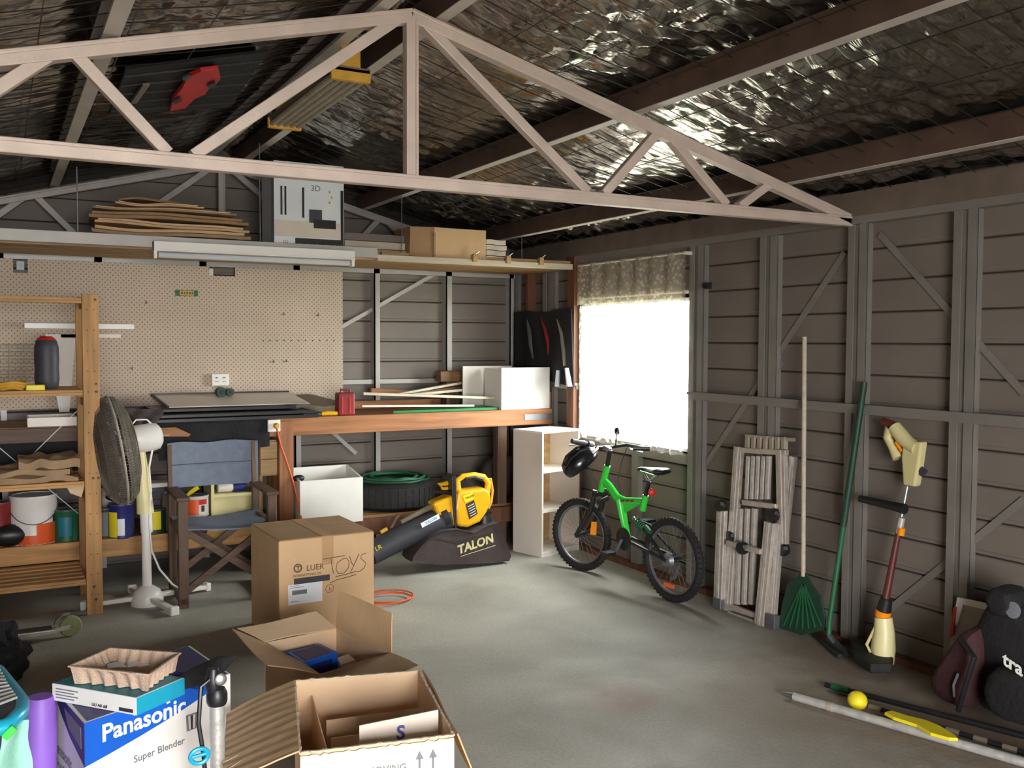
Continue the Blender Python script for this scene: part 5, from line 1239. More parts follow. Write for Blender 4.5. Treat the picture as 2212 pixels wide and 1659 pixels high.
for px, py, r_ in ((253, 1440, .03), (300, 1436, .035)):
    q = P(px, py, z=z0 + .022)
    solo('paper_scrap', MB().slab(q + Vector((-r_, -.01, 0)), q + Vector((r_, -.012, 0)), q + Vector((r_ * .3, .035, .004)), q + Vector((-r_ * .9, .03, .002)), (0, 0, .001), 5, lambda u, v: (0, 0, .002 * math.sin(4 * u))), 'paper', ('left' if px < 280 else 'right') + ' white paper scrap lying in the pulp tray', 'paper')
# dark knife-like blade in a sheath lying across, navy packet
zb_ = zr + .03
a_, b_ = P(388, 1478, z=zb_), P(510, 1418, z=zb_ + .1)
solo('black_sleeve', MB().tube([a_, a_.lerp(b_, .3), a_.lerp(b_, .75), b_], [.022, .03, .026, .004], 12, squash=.5), 'black_cloth', 'black tapered sleeve lying over the back corner of the blue and white carton', 'sleeve')
q = [P(376, 1452, z=zr + .05), P(400, 1432, z=zr + .05), P(440, 1436, z=zr + .05), P(440, 1462, z=zr + .05)]
solo('navy_packet', MB().prism([Vector((p.x, p.y, zr + .0022)) for p in q], (0, 0, .05)), 'navy', 'navy packet behind the pulp tray on the blue and white carton', 'packet', bevel=.004)
# bicycle pump standing in front
bz = P(468, 1690, y=2.88); pb0 = Vector((P(470, 1640, y=2.9).x, 2.9, 0))
tp = P(466, 1450, y=2.9).z
xq = pb0.x
t = thing('floor_pump', 'silver and black floor pump standing against the blue and white carton', 'pump', (xq, 2.9, 0))
zA = P(466, 1515, y=2.9).z; zB = P(466, 1500, y=2.9).z
part('barrel', MB().tube([(xq, 2.9, .03), (xq, 2.9, zA)], .022, 18), 'silver_paint', t)
part('collar', MB().lathe([(.027, 0), (.031, .01), (.031, .035), (.024, .05)], (xq, 2.9, zA - .01), n=18), 'black_plastic', t)
part('head', MB().lathe([(.02, 0), (.024, .02), (.024, tp - zA - .05), (.015, tp - zA - .02)], (xq - .01, 2.9, zA + .03), n=18), 'black_plastic', t)
part('gauge', MB().lathe([(.016, 0), (.018, .008), (.012, .012)], (xq + .006, 2.876, zA + .075), (0, -1, .1), 16), 'steel', t)
part('foot', MB().box(xq - .08, xq + .08, 2.86, 2.94, 0, .03), 'black_plastic', t, bevel=.008)
part('hose', MB().tube([(xq - .012, 2.89, zA + .08), (xq - .05, 2.88, zA + .06), (xq - .058, 2.88, zA - .05), (xq - .045, 2.875, zA - .15), (xq - .03, 2.87, .08), (xq - .01, 2.89, .04)], .007, 8), 'black_plastic', t)
q = P(432, 1636, y=2.85)
part('hose_clip', MB().tube([(q.x + .026 * math.cos(i * .35), 2.86, q.z + .022 * math.sin(i * .35)) for i in range(18)], .007, 8, closed=True), 'turquoise', t)
part('hose_clip_band', MB().tube([(q.x - .026, 2.86, q.z), (q.x + .03, 2.862, q.z + .004)], .006, 8), 'turquoise', t)

# purple cylinder, blue tub, mint cloth, turquoise washboard item
q = P(83, 1600, y=3.3)
solo('purple_roll', MB().lathe([(.04, 0), (.047, .01), (.047, P(83, 1515, y=3.3).z - .02), (.036, P(83, 1505, y=3.3).z)], (q.x, 3.3, 0), (.02, .0, 1), 28), 'purple', 'purple upright foam roll left of the blue and white carton', 'roll')
q = P(-30, 1580, y=2.7); zt_ = P(20, 1555, y=2.7).z
t = thing('blue_tub', 'blue plastic tub at the bottom left corner of the photo', 'tub', (q.x, 2.75, 0))
xr2 = P(15, 1600, y=2.7).x
part('tub', MB().prism([(xr2 - .45, 2.6, 0), (xr2 - .03, 2.6, 0), (xr2 - .03, 3.0, 0), (xr2 - .45, 3.0, 0)], (0, 0, zt_ - .01)), 'blue', t, bevel=.015)
mb = MB(); yq = 2.62
solo('mint_cloth', MB().slab(P(2, 1578, y=2.62), P(60, 1556, y=2.66), P(72, 1690, y=2.66), P(-4, 1700, y=2.6), (0, .012, 0), 14, lambda u, v: (.003 * math.sin(9 * v + 2 * u), -.012 * math.sin(6 * u + 2 * v), .0)), 'mint', 'mint green cloth hanging over the edge of the blue tub', 'cloth', smooth=True)
q = P(20, 1583, y=2.60); solo('green_peg', MB().bar(q + Vector((-.012, 0, -.01)), q + Vector((.012, 0, .012)), .014, .02), 'green', 'small green peg clipped on the mint cloth', 'peg', bevel=.003)
# turquoise rimmed tray with grey ribs
zt_ += .03
t = thing('ribbed_step', 'turquoise rimmed step with grey ribbed top at the far left', 'step', (P(0, 1520, z=zt_).x, P(0, 1520, z=zt_).y, zt_ - .02))
rim = [P(-80, 1570, z=zt_), P(-30, 1568, z=zt_), P(15, 1555, z=zt_), P(44, 1528, z=zt_), P(46, 1505, z=zt_), P(25, 1478, z=zt_), P(-5, 1440, z=zt_ + .01), P(-80, 1410, z=zt_ + .01)]
part('rim', MB().tube([p - UP * .015 for p in rim], .02, 12), 'turquoise', t)
cq = P(-40, 1520, z=zt_)
part('deck', MB().prism([p - UP * .008 for p in rim], (0, 0, .008)), 'charcoal', t)
for k in range(12):
    u = k / 11; a_ = P(-35 + 0 * u, 1415 + 118 * u, z=zt_ + .012); b_ = P(-8 + 44 * u, 1436 + 70 * u, z=zt_ + .012)
    part('rib', MB().bar(a_, b_, .006, .006), 'silver_paint', t)
# black crumpled bag, scooter
def blob(name, c, r, sc, m, label, cat, amp=.25, seed=0, fr_=2.2):
    mb = MB().ball((0, 0, 0), 1, 36, (1, 1, 1)); out = []
    for v in mb.v:
        k = 1 + amp * noise.noise((v.x * fr_ + seed, v.y * fr_, v.z * fr_)) + amp * .5 * noise.noise((v.x * 5 + seed, v.y * 5, v.z * 5))
        p = Vector((v.x * sc[0], v.y * sc[1], v.z * sc[2])) * r * k + Vector(c); p.z = max(p.z, .004); out.append(p)
    mb.v = out; return solo(name, mb, m, label, cat, smooth=True)
q = P(20, 1470, z=0.02)
blob('black_bag', (q.x - .10, q.y + .05, .12), .19, (.9, .8, .75), 'black_cloth', 'crumpled black bag on the floor at the left edge', 'bag', .45, 3)
q2 = P(10, 1380, z=.25)
blob('black_jacket', (q2.x - .12, q2.y + .1, .2), .15, (.75, .8, 1.3), 'black_cloth', 'black jacket heaped upright behind the black bag', 'jacket', .45, 8)
q = P(152, 1352, y=5.55); wz = .052
t = thing('kick_scooter', 'silver kick scooter lying low on the floor with a clear wheel', 'scooter', (q.x - .2, 5.55, 0))
wl_ = part('wheel', MB().lathe([(.036, -.011), (.052, -.011), (.058, 0), (.052, .011), (.036, .011)], (q.x, 5.55, .058), (0.15, -1, 0), 28), 'clear_wheel', t)
part('wheel_core', MB().lathe([(.036, -.008), (.036, .008)], (q.x, 5.55, .058), (.15, -1, 0), 20), 'glassy', wl_)
part('axle', MB().lathe([(.009, -.03), (.009, .03)], (q.x, 5.55, .058), (.15, -1, 0), 12), 'steel', wl_)
for s in (-1, 1): part('fork', MB().bar((q.x, 5.55 + s * .02, .058), (q.x - .075, 5.55 + s * .02, .050), .006, .022), 'cabinet_white', t, bevel=.002)
part('deck', MB().box(q.x - .42, q.x - .07, 5.50, 5.60, .035, .062), 'aluminium', t, bevel=.004)
part('grip_tape', MB().box(q.x - .41, q.x - .09, 5.51, 5.59, .062, .064), 'charcoal', t)
part('mudguard', MB().tube([(q.x - .075, 5.55, .075), (q.x - .068, 5.55, .10), (q.x - .04, 5.55, .122), (q.x - .0, 5.55, .128)], .006, 6, squash=3), 'steel', t)

# ================================================================ WHITE CUBE SHELF IN THE CORNER
a = P(1108, 1190, z=0); b = P(1170, 1205, z=0); HC = .935
sd = (a - b); DC_ = sd.length; sd.normalize(); ft = Vector((sd.y, -sd.x, 0)); WC_ = .405
T = Matrix(((ft.x, sd.x, 0, b.x), (ft.y, sd.y, 0, b.y), (0, 0, 1, 0), (0, 0, 0, 1)))
t = thing('cube_shelf', 'white three-tier open shelf unit standing in front of the bench end', 'shelf unit', tuple(loc(T, WC_ / 2, DC_ / 2, 0)))
part('side', MB(T).box(0, .016, 0, DC_, 0, HC - .016), 'cabinet_white', t, bevel=.001); part('side', MB(T).box(WC_ - .016, WC_, 0, DC_, 0, HC - .016), 'cabinet_white', t, bevel=.001)
part('top', MB(T).box(0, WC_, 0, DC_, HC - .016, HC), 'white', t, bevel=.001)
for z in (.04, .345, .64): part('shelf', MB(T).box(.016, WC_ - .016, .004, DC_ - .01, z - .016, z), 'cabinet_white', t)
part('back', MB(T).box(.016, WC_ - .016, DC_ - .006, DC_ - .002, .02, HC - .02), 'ply', t, label='brown hardboard back')
part('kick', MB(T).box(.016, WC_ - .016, .01, .02, 0, .023), 'cabinet_white', t)
for z in (.3, .55): 
    pass

# ================================================================ DARK PRINTED APRONS IN THE CORNER
t = thing('printed_cloth', 'dark hanging cloth printed with pale and red fish beside the window', 'cloth', (XR - .06, 6.45, 1.24))
xx = XR - .075
def pc(px, py, x=xx): return P(px, py, x=x)
part('cloth', MB().slab(pc(1112, 800), pc(1236, 838), pc(1232, 668), pc(1112, 675), (.01, 0, 0), 16, lambda u, v: (.025 * math.sin(u * 13) * (1 - .5 * v), 0, .01 * math.sin(u * 9))), 'black_cloth', t, smooth=True)
def fish(pts, wd, m_):
    L1 = [pc(x_, y_, xx - .04) for x_, y_ in pts]
    mb = MB().tube(L1, wd, 8, squash=.3); part('printed_fish', mb, m_, t)
fish([(1138, 690), (1143, 715), (1146, 745), (1151, 775)], [.006, .03, .028, .012], 'dull_steel')
fish([(1168, 688), (1178, 715), (1184, 745), (1183, 765)], [.006, .022, .02, .008], 'dark_red')
fish([(1203, 690), (1212, 720), (1217, 760), (1219, 790)], [.006, .022, .026, .018], 'steel')
fish([(1206, 800), (1205, 835)], [.02, .03], 'dull_steel'); fish([(1224, 795), (1230, 835)], [.02, .028], 'dull_steel')

# ================================================================ BICYCLE
XBk = 3.60
def B(px, py, x=XBk): return P(px, py, x=x)
fa_ = P(1255, 1232, z=0); ra_ = P(1452, 1300, z=0)
t = thing('childs_bicycle', 'lime green and black childs mountain bicycle leaning by the window wall', 'bicycle', tuple((fa_ + ra_) / 2))
WRr, WRf = .262, .255
rc = Vector((ra_.x, ra_.y, WRr)); fc = Vector((fa_.x, fa_.y, WRf)); fwd = (fa_ - ra_).normalized()
side = Vector((-fwd.y, fwd.x, 0))          # towards the room
steer = Matrix.Rotation(R(14), 3, 'Z'); fwd2 = steer @ fwd; side2 = steer @ side
def wheel(c, r, f, sd_, nm):
    def ringp(rr, off=0, n=48): return [c + f * rr * math.cos(2 * math.pi * i / n) + UP * rr * math.sin(2 * math.pi * i / n) + sd_ * off for i in range(n)]
    w_ = part(nm, MB().tube(ringp(r - .024), .024, 10, closed=True), 'rubber', t)
    part('rim', MB().tube(ringp(r - .053), .011, 6, closed=True, squash=.8), 'dull_steel', w_)
    mb = MB()
    for i in range(28):
        an = 2 * math.pi * i / 28; a2 = an + (.35 if i % 2 else -.35); o_ = sd_ * (.025 if i % 4 < 2 else -.025)
        mb.tube([c + o_ + (f * math.cos(a2) + UP * math.sin(a2)) * .02, c + (f * math.cos(an) + UP * math.sin(an)) * (r - .055)], .0012, 3, caps=False)
    s_ = part('spokes', mb, 'steel', w_); s_['kind'] = 'stuff'
    part('hub', MB().tube([c - sd_ * .05, c + sd_ * .05], .02, 12), 'black_plastic', w_)
    mb = MB()
    for i in range(52):
        an = 2 * math.pi * i / 52; d_ = f * math.cos(an) + UP * math.sin(an); tg = -f * math.sin(an) + UP * math.cos(an)
        for s in (-1, 1): mb.bar(c + d_ * (r - .006) + sd_ * s * .012 - tg * .004, c + d_ * (r - .006) + sd_ * s * .012 + tg * .008, .012, .010, d_)
    k_ = part('tread', mb, 'rubber', w_); k_['kind'] = 'stuff'
    return w_
w1 = wheel(fc, WRf, fwd2, side2, 'front_wheel'); w2 = wheel(rc, WRr, fwd, side, 'rear_wheel')
part('reflector', MB().slab(fc + fwd2 * -.11 + UP * .02 + side2 * .03, fc + fwd2 * -.15 + UP * .02 + side2 * .02, fc + fwd2 * -.155 + UP * .11 + side2 * .02, fc + fwd2 * -.12 + UP * .11 + side2 * .03, side2 * .008), 'amber', w1)
part('reflector', MB().slab(rc + fwd * -.04 + UP * -.17 + side * .02, rc + fwd * .05 + UP * -.17 + side * .02, rc + fwd * .05 + UP * -.145 + side * .02, rc + fwd * -.04 + UP * -.145 + side * .02, side * .008), 'orange', w2)
# frame (points read off the side-on view, in the bicycle's plane)
HT, HB = B(1311, 1010, 3.57), B(1300, 1052, 3.57)
mid_ = B(1330, 1072, 3.58); st_t = B(1392, 1072, 3.60); st_b = B(1388, 1098, 3.60); bb = B(1357, 1163, 3.59); elb = B(1340, 1085, 3.58)
part('head_tube', MB().tube([HT + (HT - HB) * .1, HB - (HT - HB) * .2], .021, 14), 'green', t)
part('frame', MB().tube([HB.lerp(HT, .35), B(1316, 1050, 3.575), mid_.lerp(elb, .3), B(1352, 1083, 3.59), st_t.lerp(st_b, .45)], [.026, .03, .033, .026, .024], 12, squash=.65), 'green', t)
part('down_tube', MB().tube([B(1340, 1078, 3.58), B(1345, 1110, 3.585), B(1351, 1140, 3.59), bb], [.036, .03, .026, .022], 12, squash=.65), 'green', t)
part('seat_lug', MB().tube([B(1395, 1070, 3.6), B(1388, 1102, 3.6)], [.020, .022], 12), 'green', t)
part('gusset', MB().prism([B(1345, 1088, 3.582), B(1386, 1086, 3.592), B(1350, 1108, 3.582)], side * -.012), 'green', t)
for k in range(3): part('decal', MB().bar(B(1342 + 10 * k, 1083, 3.545), B(1349 + 10 * k, 1081, 3.545), .002, .012), 'dark_red', t)
sp_t = B(1402, 1040, 3.6)
part('seat_post', MB().tube([st_b, sp_t], .014, 10), 'black_plastic', t)
# saddle
sc0 = B(1380, 1024, 3.6); sc1 = B(1443, 1034, 3.6)
def ellip(c, L_, w_, h_, f, s, zc_=0): pass
mb = MB(); f_ = -fwd; rows = []
for i in range(11):
    u = i / 10; wd = .022 + .062 * max(0, (u - .35) / .65) ** .8; wd *= (1 if u < .93 else .8); cx_ = sp_t + f_ * (-.11 + .26 * u) + UP * (.065 + .012 * u)
    row = []
    for k in range(12):
        an = 2 * math.pi * k / 12; hh = .016 + .012 * u
        row.append(cx_ + side * math.cos(an) * wd * (1 if 0 < i < 10 else .5) + UP * math.sin(an) * hh * (1 if math.sin(an) > 0 else .8) * (1 if 0 < i < 10 else .5))
    rows += row
mb.add(rows, [(j * 12 + k, j * 12 + (k + 1) % 12, (j + 1) * 12 + (k + 1) % 12, (j + 1) * 12 + k) for j in range(10) for k in range(12)] + [tuple(range(12))[::-1], tuple(range(120, 132))]); mb.smooth = True
sdl = part('saddle', mb, 'black_plastic', t); part('saddle_trim', MB().tube([sp_t + f_ * (-.05 + .19 * i / 6) + side * (.03 + .052 * (i / 6)) + UP * .062 for i in range(7)], .006, 6), 'green', sdl)
part('saddle_rail', MB().tube([sp_t + f_ * -.05 + UP * .05, sp_t, sp_t + f_ * .08 + UP * .05], .008, 6), 'steel', sdl)
q = B(1407, 1063, 3.585); part('tail_light', MB().lathe([(.012, 0), (.024, .006), (.024, .02), (.014, .028)], q, -fwd + Vector((-.5, 0, 0)), 16), 'red', t)
# rear swing arm, shock, drivetrain
for s in (-1, 1):
    part('chain_stay', MB().tube([bb + side * .03 * s, rc + side * .055 * s], .013, 8), 'black_plastic', t)
    part('seat_stay', MB().tube([rc + side * .055 * s, B(1395, 1135, 3.6) + side * .03 * s, B(1370, 1120, 3.59)], .011, 8), 'black_plastic', t)
part('shock', MB().tube([B(1368, 1118, 3.58), B(1384, 1142, 3.58)], .012, 10), 'steel', t)
q0_, q1_ = B(1371, 1122, 3.57), B(1392, 1143, 3.57); dd = q1_ - q0_; u1_ = dd.normalized().orthogonal().normalized(); u2_ = dd.normalized().cross(u1_)
part('shock_spring', MB().tube([q0_ + dd * (i / 48) + (u1_ * math.cos(i * .8) + u2_ * math.sin(i * .8)) * .024 for i in range(49)], .0045, 5), 'mid_green', t)
part('battery_guard', MB().tube([B(1394, 1138, 3.58), B(1405, 1150, 3.58)], .018, 10), 'mid_green', t)
part('chainring', MB().lathe([(.07, -.003), (.075, 0), (.07, .003)], bb + side * .04, side, 30), 'black_plastic', t)
for s in (-1, 1):
    ce = bb + side * s * .065 + (fwd * .5 - UP * .85) * (.125 * s)
    part('crank', MB().tube([bb + side * s * .05, ce], .011, 8), 'dull_steel', t)
    part('pedal', MB().slab(ce + side * s * .01 - fwd * .035, ce + side * s * .09 - fwd * .035, ce + side * s * .09 + fwd * .035, ce + side * s * .01 + fwd * .035, (0, 0, .02)), 'black_plastic', t, bevel=.003)
part('derailleur', MB().tube([rc + side * -.05 + UP * -.04, rc + side * -.05 + UP * -.12 + fwd * .03, rc + side * -.05 + UP * -.14 + fwd * .06], .012, 8), 'dull_steel', t)
part('sprocket', MB().lathe([(.05, -.012), (.035, .012)], rc + side * .045, side, 24), 'dull_steel', t)
# fork
crown = HB - (HT - HB) * .35; ax_h = (HT - HB).normalized()
for s in (-1, 1):
    o_ = side2 * s * .055
    part('fork_leg', MB().tube([crown + o_ + UP * .03, crown + o_ - UP * .10 + fwd2 * .03, fc + o_], [.016, .019, .015], 10), 'black_plastic', t)
part('fork_crown', MB().bar(crown + side2 * .075, crown - side2 * .075, .03, .03), 'black_plastic', t, bevel=.006)
part('brake', MB().bar(crown + side2 * .05 - UP * .05 - fwd2 * .02, crown - side2 * .05 - UP * .03 - fwd2 * .03, .02, .035), 'black_plastic', t, bevel=.005)
# stem and bars
st0 = HT + ax_h * .03; st1 = B(1318, 972, 3.56)
part('stem', MB().tube([HT, st1], .016, 10), 'black_plastic', t)
part('stem_clamp', MB().bar(st1, B(1306, 966, 3.55), .035, .03), 'steel', t, bevel=.006)
bc = B(1306, 966, 3.55)
hl = P(1238, 953, x=3.30); hr = P(1400, 969, x=3.80)
bar_pts = [hl, hl.lerp(bc, .35) + UP * .008, bc + Vector((-.08, 0, -.0)), bc, bc + Vector((.07, 0, 0)), bc.lerp(hr, .5) + UP * .02, hr]
part('handlebar', MB().tube(bar_pts, .011, 10), 'black_plastic', t)
dl = (hl.lerp(bc, .3) - hl).normalized(); dr_ = (hr - bc.lerp(hr, .5)).normalized()
part('grip', MB().tube([hl - dl * .01, hl + dl * .10], .017, 12), 'charcoal', t); part('grip', MB().tube([hr + dr_ * .01, hr - dr_ * .10], .017, 12), 'black_plastic', t)
part('brake_lever', MB().tube([hl + dl * .11, hl + dl * .09 + fwd * .05 - UP * .01, hl + dl * .01 + fwd * .055 - UP * .03], .006, 8), 'steel', t)
part('brake_lever', MB().tube([hr - dr_ * .12, hr - dr_ * .09 + fwd * .05 - UP * .01, hr + fwd * .055 - UP * .03], .006, 8), 'steel', t)
part('shifter', MB().lathe([(.02, 0), (.024, .02), (.02, .04)], hl + dl * .12, dl, 14), 'dull_steel', t)
q = P(1333, 928, x=3.62)
part('bell_mirror', MB().ball(q - UP * .01, .022, 14, (.8, 1, 1.2)), 'black_plastic', t); part('bell_stalk', MB().tube([q, P(1331, 950, x=3.58), bc.lerp(hr, .25)], .005, 6), 'black_plastic', t)
for k, (a_, b_) in enumerate(((hl + dl * .13, crown), (hr - dr_ * .14, bb))):
    m_ = a_.lerp(b_, .45) + fwd * .10 + UP * .05
    part('cable', MB().tube([a_, a_.lerp(m_, .6) + UP * .03, m_, m_.lerp(b_, .6), b_], .0028, 5), 'black_plastic', t)
# helmet hanging from the left grip
hc = P(1250, 1000, x=3.36)
t = thing('helmet', 'black bicycle helmet hanging from the bicycle handlebar', 'helmet', (hc.x, hc.y, hc.z - .1))
axh = Vector((.30, .10, -.0)); 
Th = Matrix.Translation(hc) @ Matrix.Rotation(R(-18), 4, 'Z') @ Matrix.Rotation(R(-38), 4, 'Y')
mb = MB(Th); vs = []; n_ = 26; m_ = 12
for j in range(m_ + 1):
    th = math.pi * .62 * j / m_
    for k in range(n_):
        an = 2 * math.pi * k / n_; vs.append((.135 * math.sin(th) * math.cos(an) * (1 + .12 * math.cos(an)), .095 * math.sin(th) * math.sin(an), .095 * math.cos(th)))
mb.add(vs, [(j * n_ + k, j * n_ + (k + 1) % n_, (j + 1) * n_ + (k + 1) % n_, (j + 1) * n_ + k) for j in range(m_) for k in range(n_)] + [tuple(range(m_ * n_, (m_ + 1) * n_))]); mb.smooth = True
M['helmet_black'] = mat('helmet_black', (22, 22, 26), .18, var=.1, bump=0)
hs = part('shell', mb, 'helmet_black', t)
for k in (-2, -1, 0, 1, 2):
    part('vent', MB(Th).tube([(-.10, k * .026, .055 - abs(k) * .008), (-.04, k * .030, .089 - abs(k) * .010), (.05, k * .030, .090 - abs(k) * .010), (.11, k * .024, .055 - abs(k) * .008)], [.003, .007, .008, .003], 6), 'dull_steel' if k % 2 else 'rubber', hs)
part('visor', MB(Th).tube([(.10, -.07, .01), (.155, -.03, .0), (.165, 0, .0), (.155, .03, 0), (.10, .07, .01)], .012, 8, squash=.4), 'black_plastic', t)
part('strap', MB().tube([hc + Vector((-.05, 0, .03)), hl + dl * .05 + UP * -.02, hl + dl * .05 + UP * .022, hc + Vector((.06, .02, .04))], .004, 6), 'black_plastic', t)

# ================================================================ BLOWER VACUUM
YV = 6.05
def V(px, py, y=YV): return P(px, py, y=y)
t = thing('leaf_blower', 'yellow and black leaf blower vacuum resting on its grey collection bag', 'blower', (V(1000, 1200).x, YV, 0))
yl = Vector((0, .14, 0))
body = [(985, 1030), (1000, 1023), (1030, 1021), (1052, 1028), (1060, 1045), (1062, 1075), (1055, 1100), (1040, 1125), (1015, 1138), (985, 1140), (988, 1110), (984, 1075)]
part('motor_housing', MB().prism([V(*p, y=YV - .07) for p in [(990, 1062), (1048, 1055), (1060, 1062), (1062, 1085), (1052, 1108), (1038, 1128), (1012, 1140), (990, 1138), (985, 1100)]], yl), 'yellow', t, bevel=.02)
part('handle', MB().tube([V(990, 1066), V(988, 1038), V(1000, 1029), V(1025, 1026), V(1045, 1030), V(1054, 1042), V(1052, 1064)], [.025, .022, .021, .021, .021, .022, .024], 12), 'yellow', t)
part('handle_grip', MB().tube([V(1004, 1034, YV - .012), V(1025, 1031, YV - .012), V(1042, 1036, YV - .012)], .014, 10), 'black_plastic', t)
part('fan_housing', MB().prism([V(*p, y=YV - .065) for p in [(936, 1088), (978, 1070), (986, 1066), (988, 1137), (958, 1141), (948, 1128), (944, 1108)]], Vector((0, .13, 0))), 'yellow', t, bevel=.02)
part('band', MB().prism([V(*p, y=YV - .08) for p in [(976, 1030), (985, 1026), (987, 1140), (994, 1146), (984, 1146), (978, 1080)]], Vector((0, .16, 0))), 'black_plastic', t, bevel=.004)
part('front_handle', MB().tube([V(978, 1040), V(965, 1044), V(948, 1047), V(955, 1056), V(972, 1054)], [.014, .018, .015, .013, .012], 10), 'yellow', t)
part('trigger', MB().tube([V(937, 1062), V(955, 1062), V(972, 1064)], [.01, .018, .014], 10), 'black_plastic', t)
part('tube', MB().tube([V(968, 1118), V(935, 1128), V(870, 1160, YV), V(800, 1196, YV)], [.085, .083, .083, .08], 22), 'charcoal', t)
part('tube_collar', MB().tube([V(950, 1120), V(962, 1114)], .09, 22), 'black_plastic', t)
part('tube_rod', MB().tube([V(935, 1092), V(900, 1110), V(866, 1128)], [.02, .018, .016], 10), 'khaki', t)
part('tube_rod', MB().tube([V(822, 1150), V(836, 1142)], .014, 10), 'mustard', t)
part('clip', MB().tube([V(845, 1140), V(856, 1118), V(862, 1112)], .012, 8), 'dark_wood', t)
q = V(912, 1140, YV - .088); ev = (V(946, 1122, YV - .088) - q).normalized(); uv = Vector((-ev.z, 0, ev.x))
lb = part('sticker', MB().slab(q, q + ev * .145, q + ev * .145 + uv * .035, q + uv * .035, (0, -.003, 0)), 'paper', t)
text('TALON', .028, q + ev * .03 + uv * .008 + Vector((0, -.0045, 0)), ev, uv, 'turquoise', t)
q = V(808, 1196, YV - .085); text('LR', .045, V(812, 1191, YV - .086), ev, uv, 'lemon', t)
part('rating_plate', MB().prism([V(*p, y=YV - .073) for p in [(1006, 1089), (1024, 1080), (1032, 1110), (1014, 1122)]], Vector((0, .002, 0))), 'ink', t)
part('rating_patch', MB().prism([V(*p, y=YV - .0735) for p in [(1000, 1072), (1020, 1064), (1023, 1077), (1005, 1086)]], Vector((0, .002, 0))), 'lemon', t)
text('TALON', .022, V(1005, 1079, YV - .075), Vector((1, 0, .25)), UP, 'ink', t)
for k in range(5): part('printed_line', MB().bar(V(1010 + 1.6 * k, 1095 + 5 * k, YV - .075), V(1024 + 1.2 * k, 1088 + 5 * k, YV - .075), .003, .004), 'ink_white', t)
part('cable_loop', MB().tube([V(1052, 1036), V(1060, 1034), V(1064, 1060), V(1061, 1085), V(1055, 1098)], .01, 8), 'mustard', t)
part('outlet_neck', MB().tube([V(1045, 1110), V(1050, 1140), V(1030, 1160)], [.06, .07, .09], 14), 'black_plastic', t)
# bag: slumped cloth volume, wide base
pts = []
prof = [(886, 1212), (890, 1200), (905, 1180), (925, 1160), (950, 1146), (985, 1142), (1020, 1150), (1050, 1135), (1072, 1128), (1080, 1150), (1092, 1175), (1100, 1200), (1096, 1210), (1060, 1214), (1000, 1217), (940, 1218)]
mb = MB(); lay = []
for yy, k in ((-.10, .90), (-.13, 1.0), (-.02, 1.0), (.10, .95), (.14, .85)):
    c0 = V(1000, 1200, YV - .1); ring_ = []
    for px, py in prof:
        p_ = V(px, py, YV - .1); p_ = c0 + (p_ - c0) * k; ring_.append(Vector((p_.x, YV + yy, max(.004, p_.z))))
    lay += ring_
n_ = len(prof)
mb.add(lay, [(j * n_ + k, (j + 1) * n_ + k, (j + 1) * n_ + (k + 1) % n_, j * n_ + (k + 1) % n_) for j in range(4) for k in range(n_)] + [tuple(range(n_)), tuple(range(4 * n_, 5 * n_))[::-1]])
bg_ = part('collection_bag', mb, 'bag_cloth', t, smooth=True)
part('bag_seam', MB().tube([V(925, 1162, YV - .14), V(985, 1175, YV - .155), V(1060, 1155, YV - .145)], .004, 6), 'black_plastic', t)
text('TALON', .085, V(990, 1197, YV - .137), Vector((1, 0, .22)), Vector((-.1, 0, 1)), 'cream_dark', t, bold=.003)
part('lettering_line', MB().bar(V(995, 1202, YV - .137), V(1070, 1178, YV - .137), .002, .004), 'cream_dark', t)

# ================================================================ FOLDED LADDER
def lad(px, py, x): return P(px, py, x=x)
t = thing('folding_ladder', 'folded aluminium multi-section ladder leaning on the right wall', 'ladder', (3.80, 4.17, 0))
def rail(a, b, x0, x1, w=.03, h=.065, nm='rail', m_='aluminium'):
    pa, pb = lad(a[0], a[1], x0), lad(b[0], b[1], x1)
    mb = MB().bar(pa, pb, h, w, (1, 0, 0)); o_ = part(nm, mb, m_, t, bevel=.003)
    # rib down the face
    dx = Vector((-w / 2 - .002, 0, 0)); part('rail_rib', MB().bar(pa + dx, pb + dx, .02, .004, (1, 0, 0)), 'silver_paint', o_)
    return o_
# inner section (long rails), low section, outer short section
rail((1597, 965), (1572, 1322), 3.86, 3.80); rail((1688, 972), (1692, 1175), 3.86, 3.83)
rail((1560, 1102), (1553, 1298), 3.80, 3.78, h=.07); rail((1664, 1128), (1642, 1350), 3.80, 3.77, h=.07); rail((1684, 1130), (1668, 1335), 3.83, 3.80, h=.05)
rail((1712, 985), (1690, 1180), 3.90, 3.88, h=.055)
for k in range(5):
    px = 1618 + 11 * k; rail((px, 985), (px - 4, 1078), 3.86, 3.85, w=.02, h=.028, nm='inner_rail')
for k in range(3):
    px = 1601 + 15 * k; rail((px, 1098), (px - 8, 1305), 3.84, 3.82, w=.02, h=.04, nm='inner_rail')
for (a, b, x_) in (((1606, 1085), (1678, 1094), 3.83), ((1572, 1172), (1645, 1192), 3.78), ((1570, 1308), (1650, 1335), 3.79), ((1598, 972), (1700, 978), 3.86), ((1575, 1325), (1642, 1348), 3.78)):
    part('rung', MB().bar(lad(*a, x_), lad(*b, x_), .03, .03), 'aluminium', t, bevel=.003)
for k in range(7):
    px = 1617 + 13 * k; part('top_tread', MB().bar(lad(px, 945, 3.89), lad(px - 1, 972, 3.87), .032, .03, (1, 0, 0)), 'dusty', t, bevel=.004)
part('top_bar', MB().bar(lad(1612, 942, 3.89), lad(1716, 950, 3.89), .02, .02), 'dusty', t)
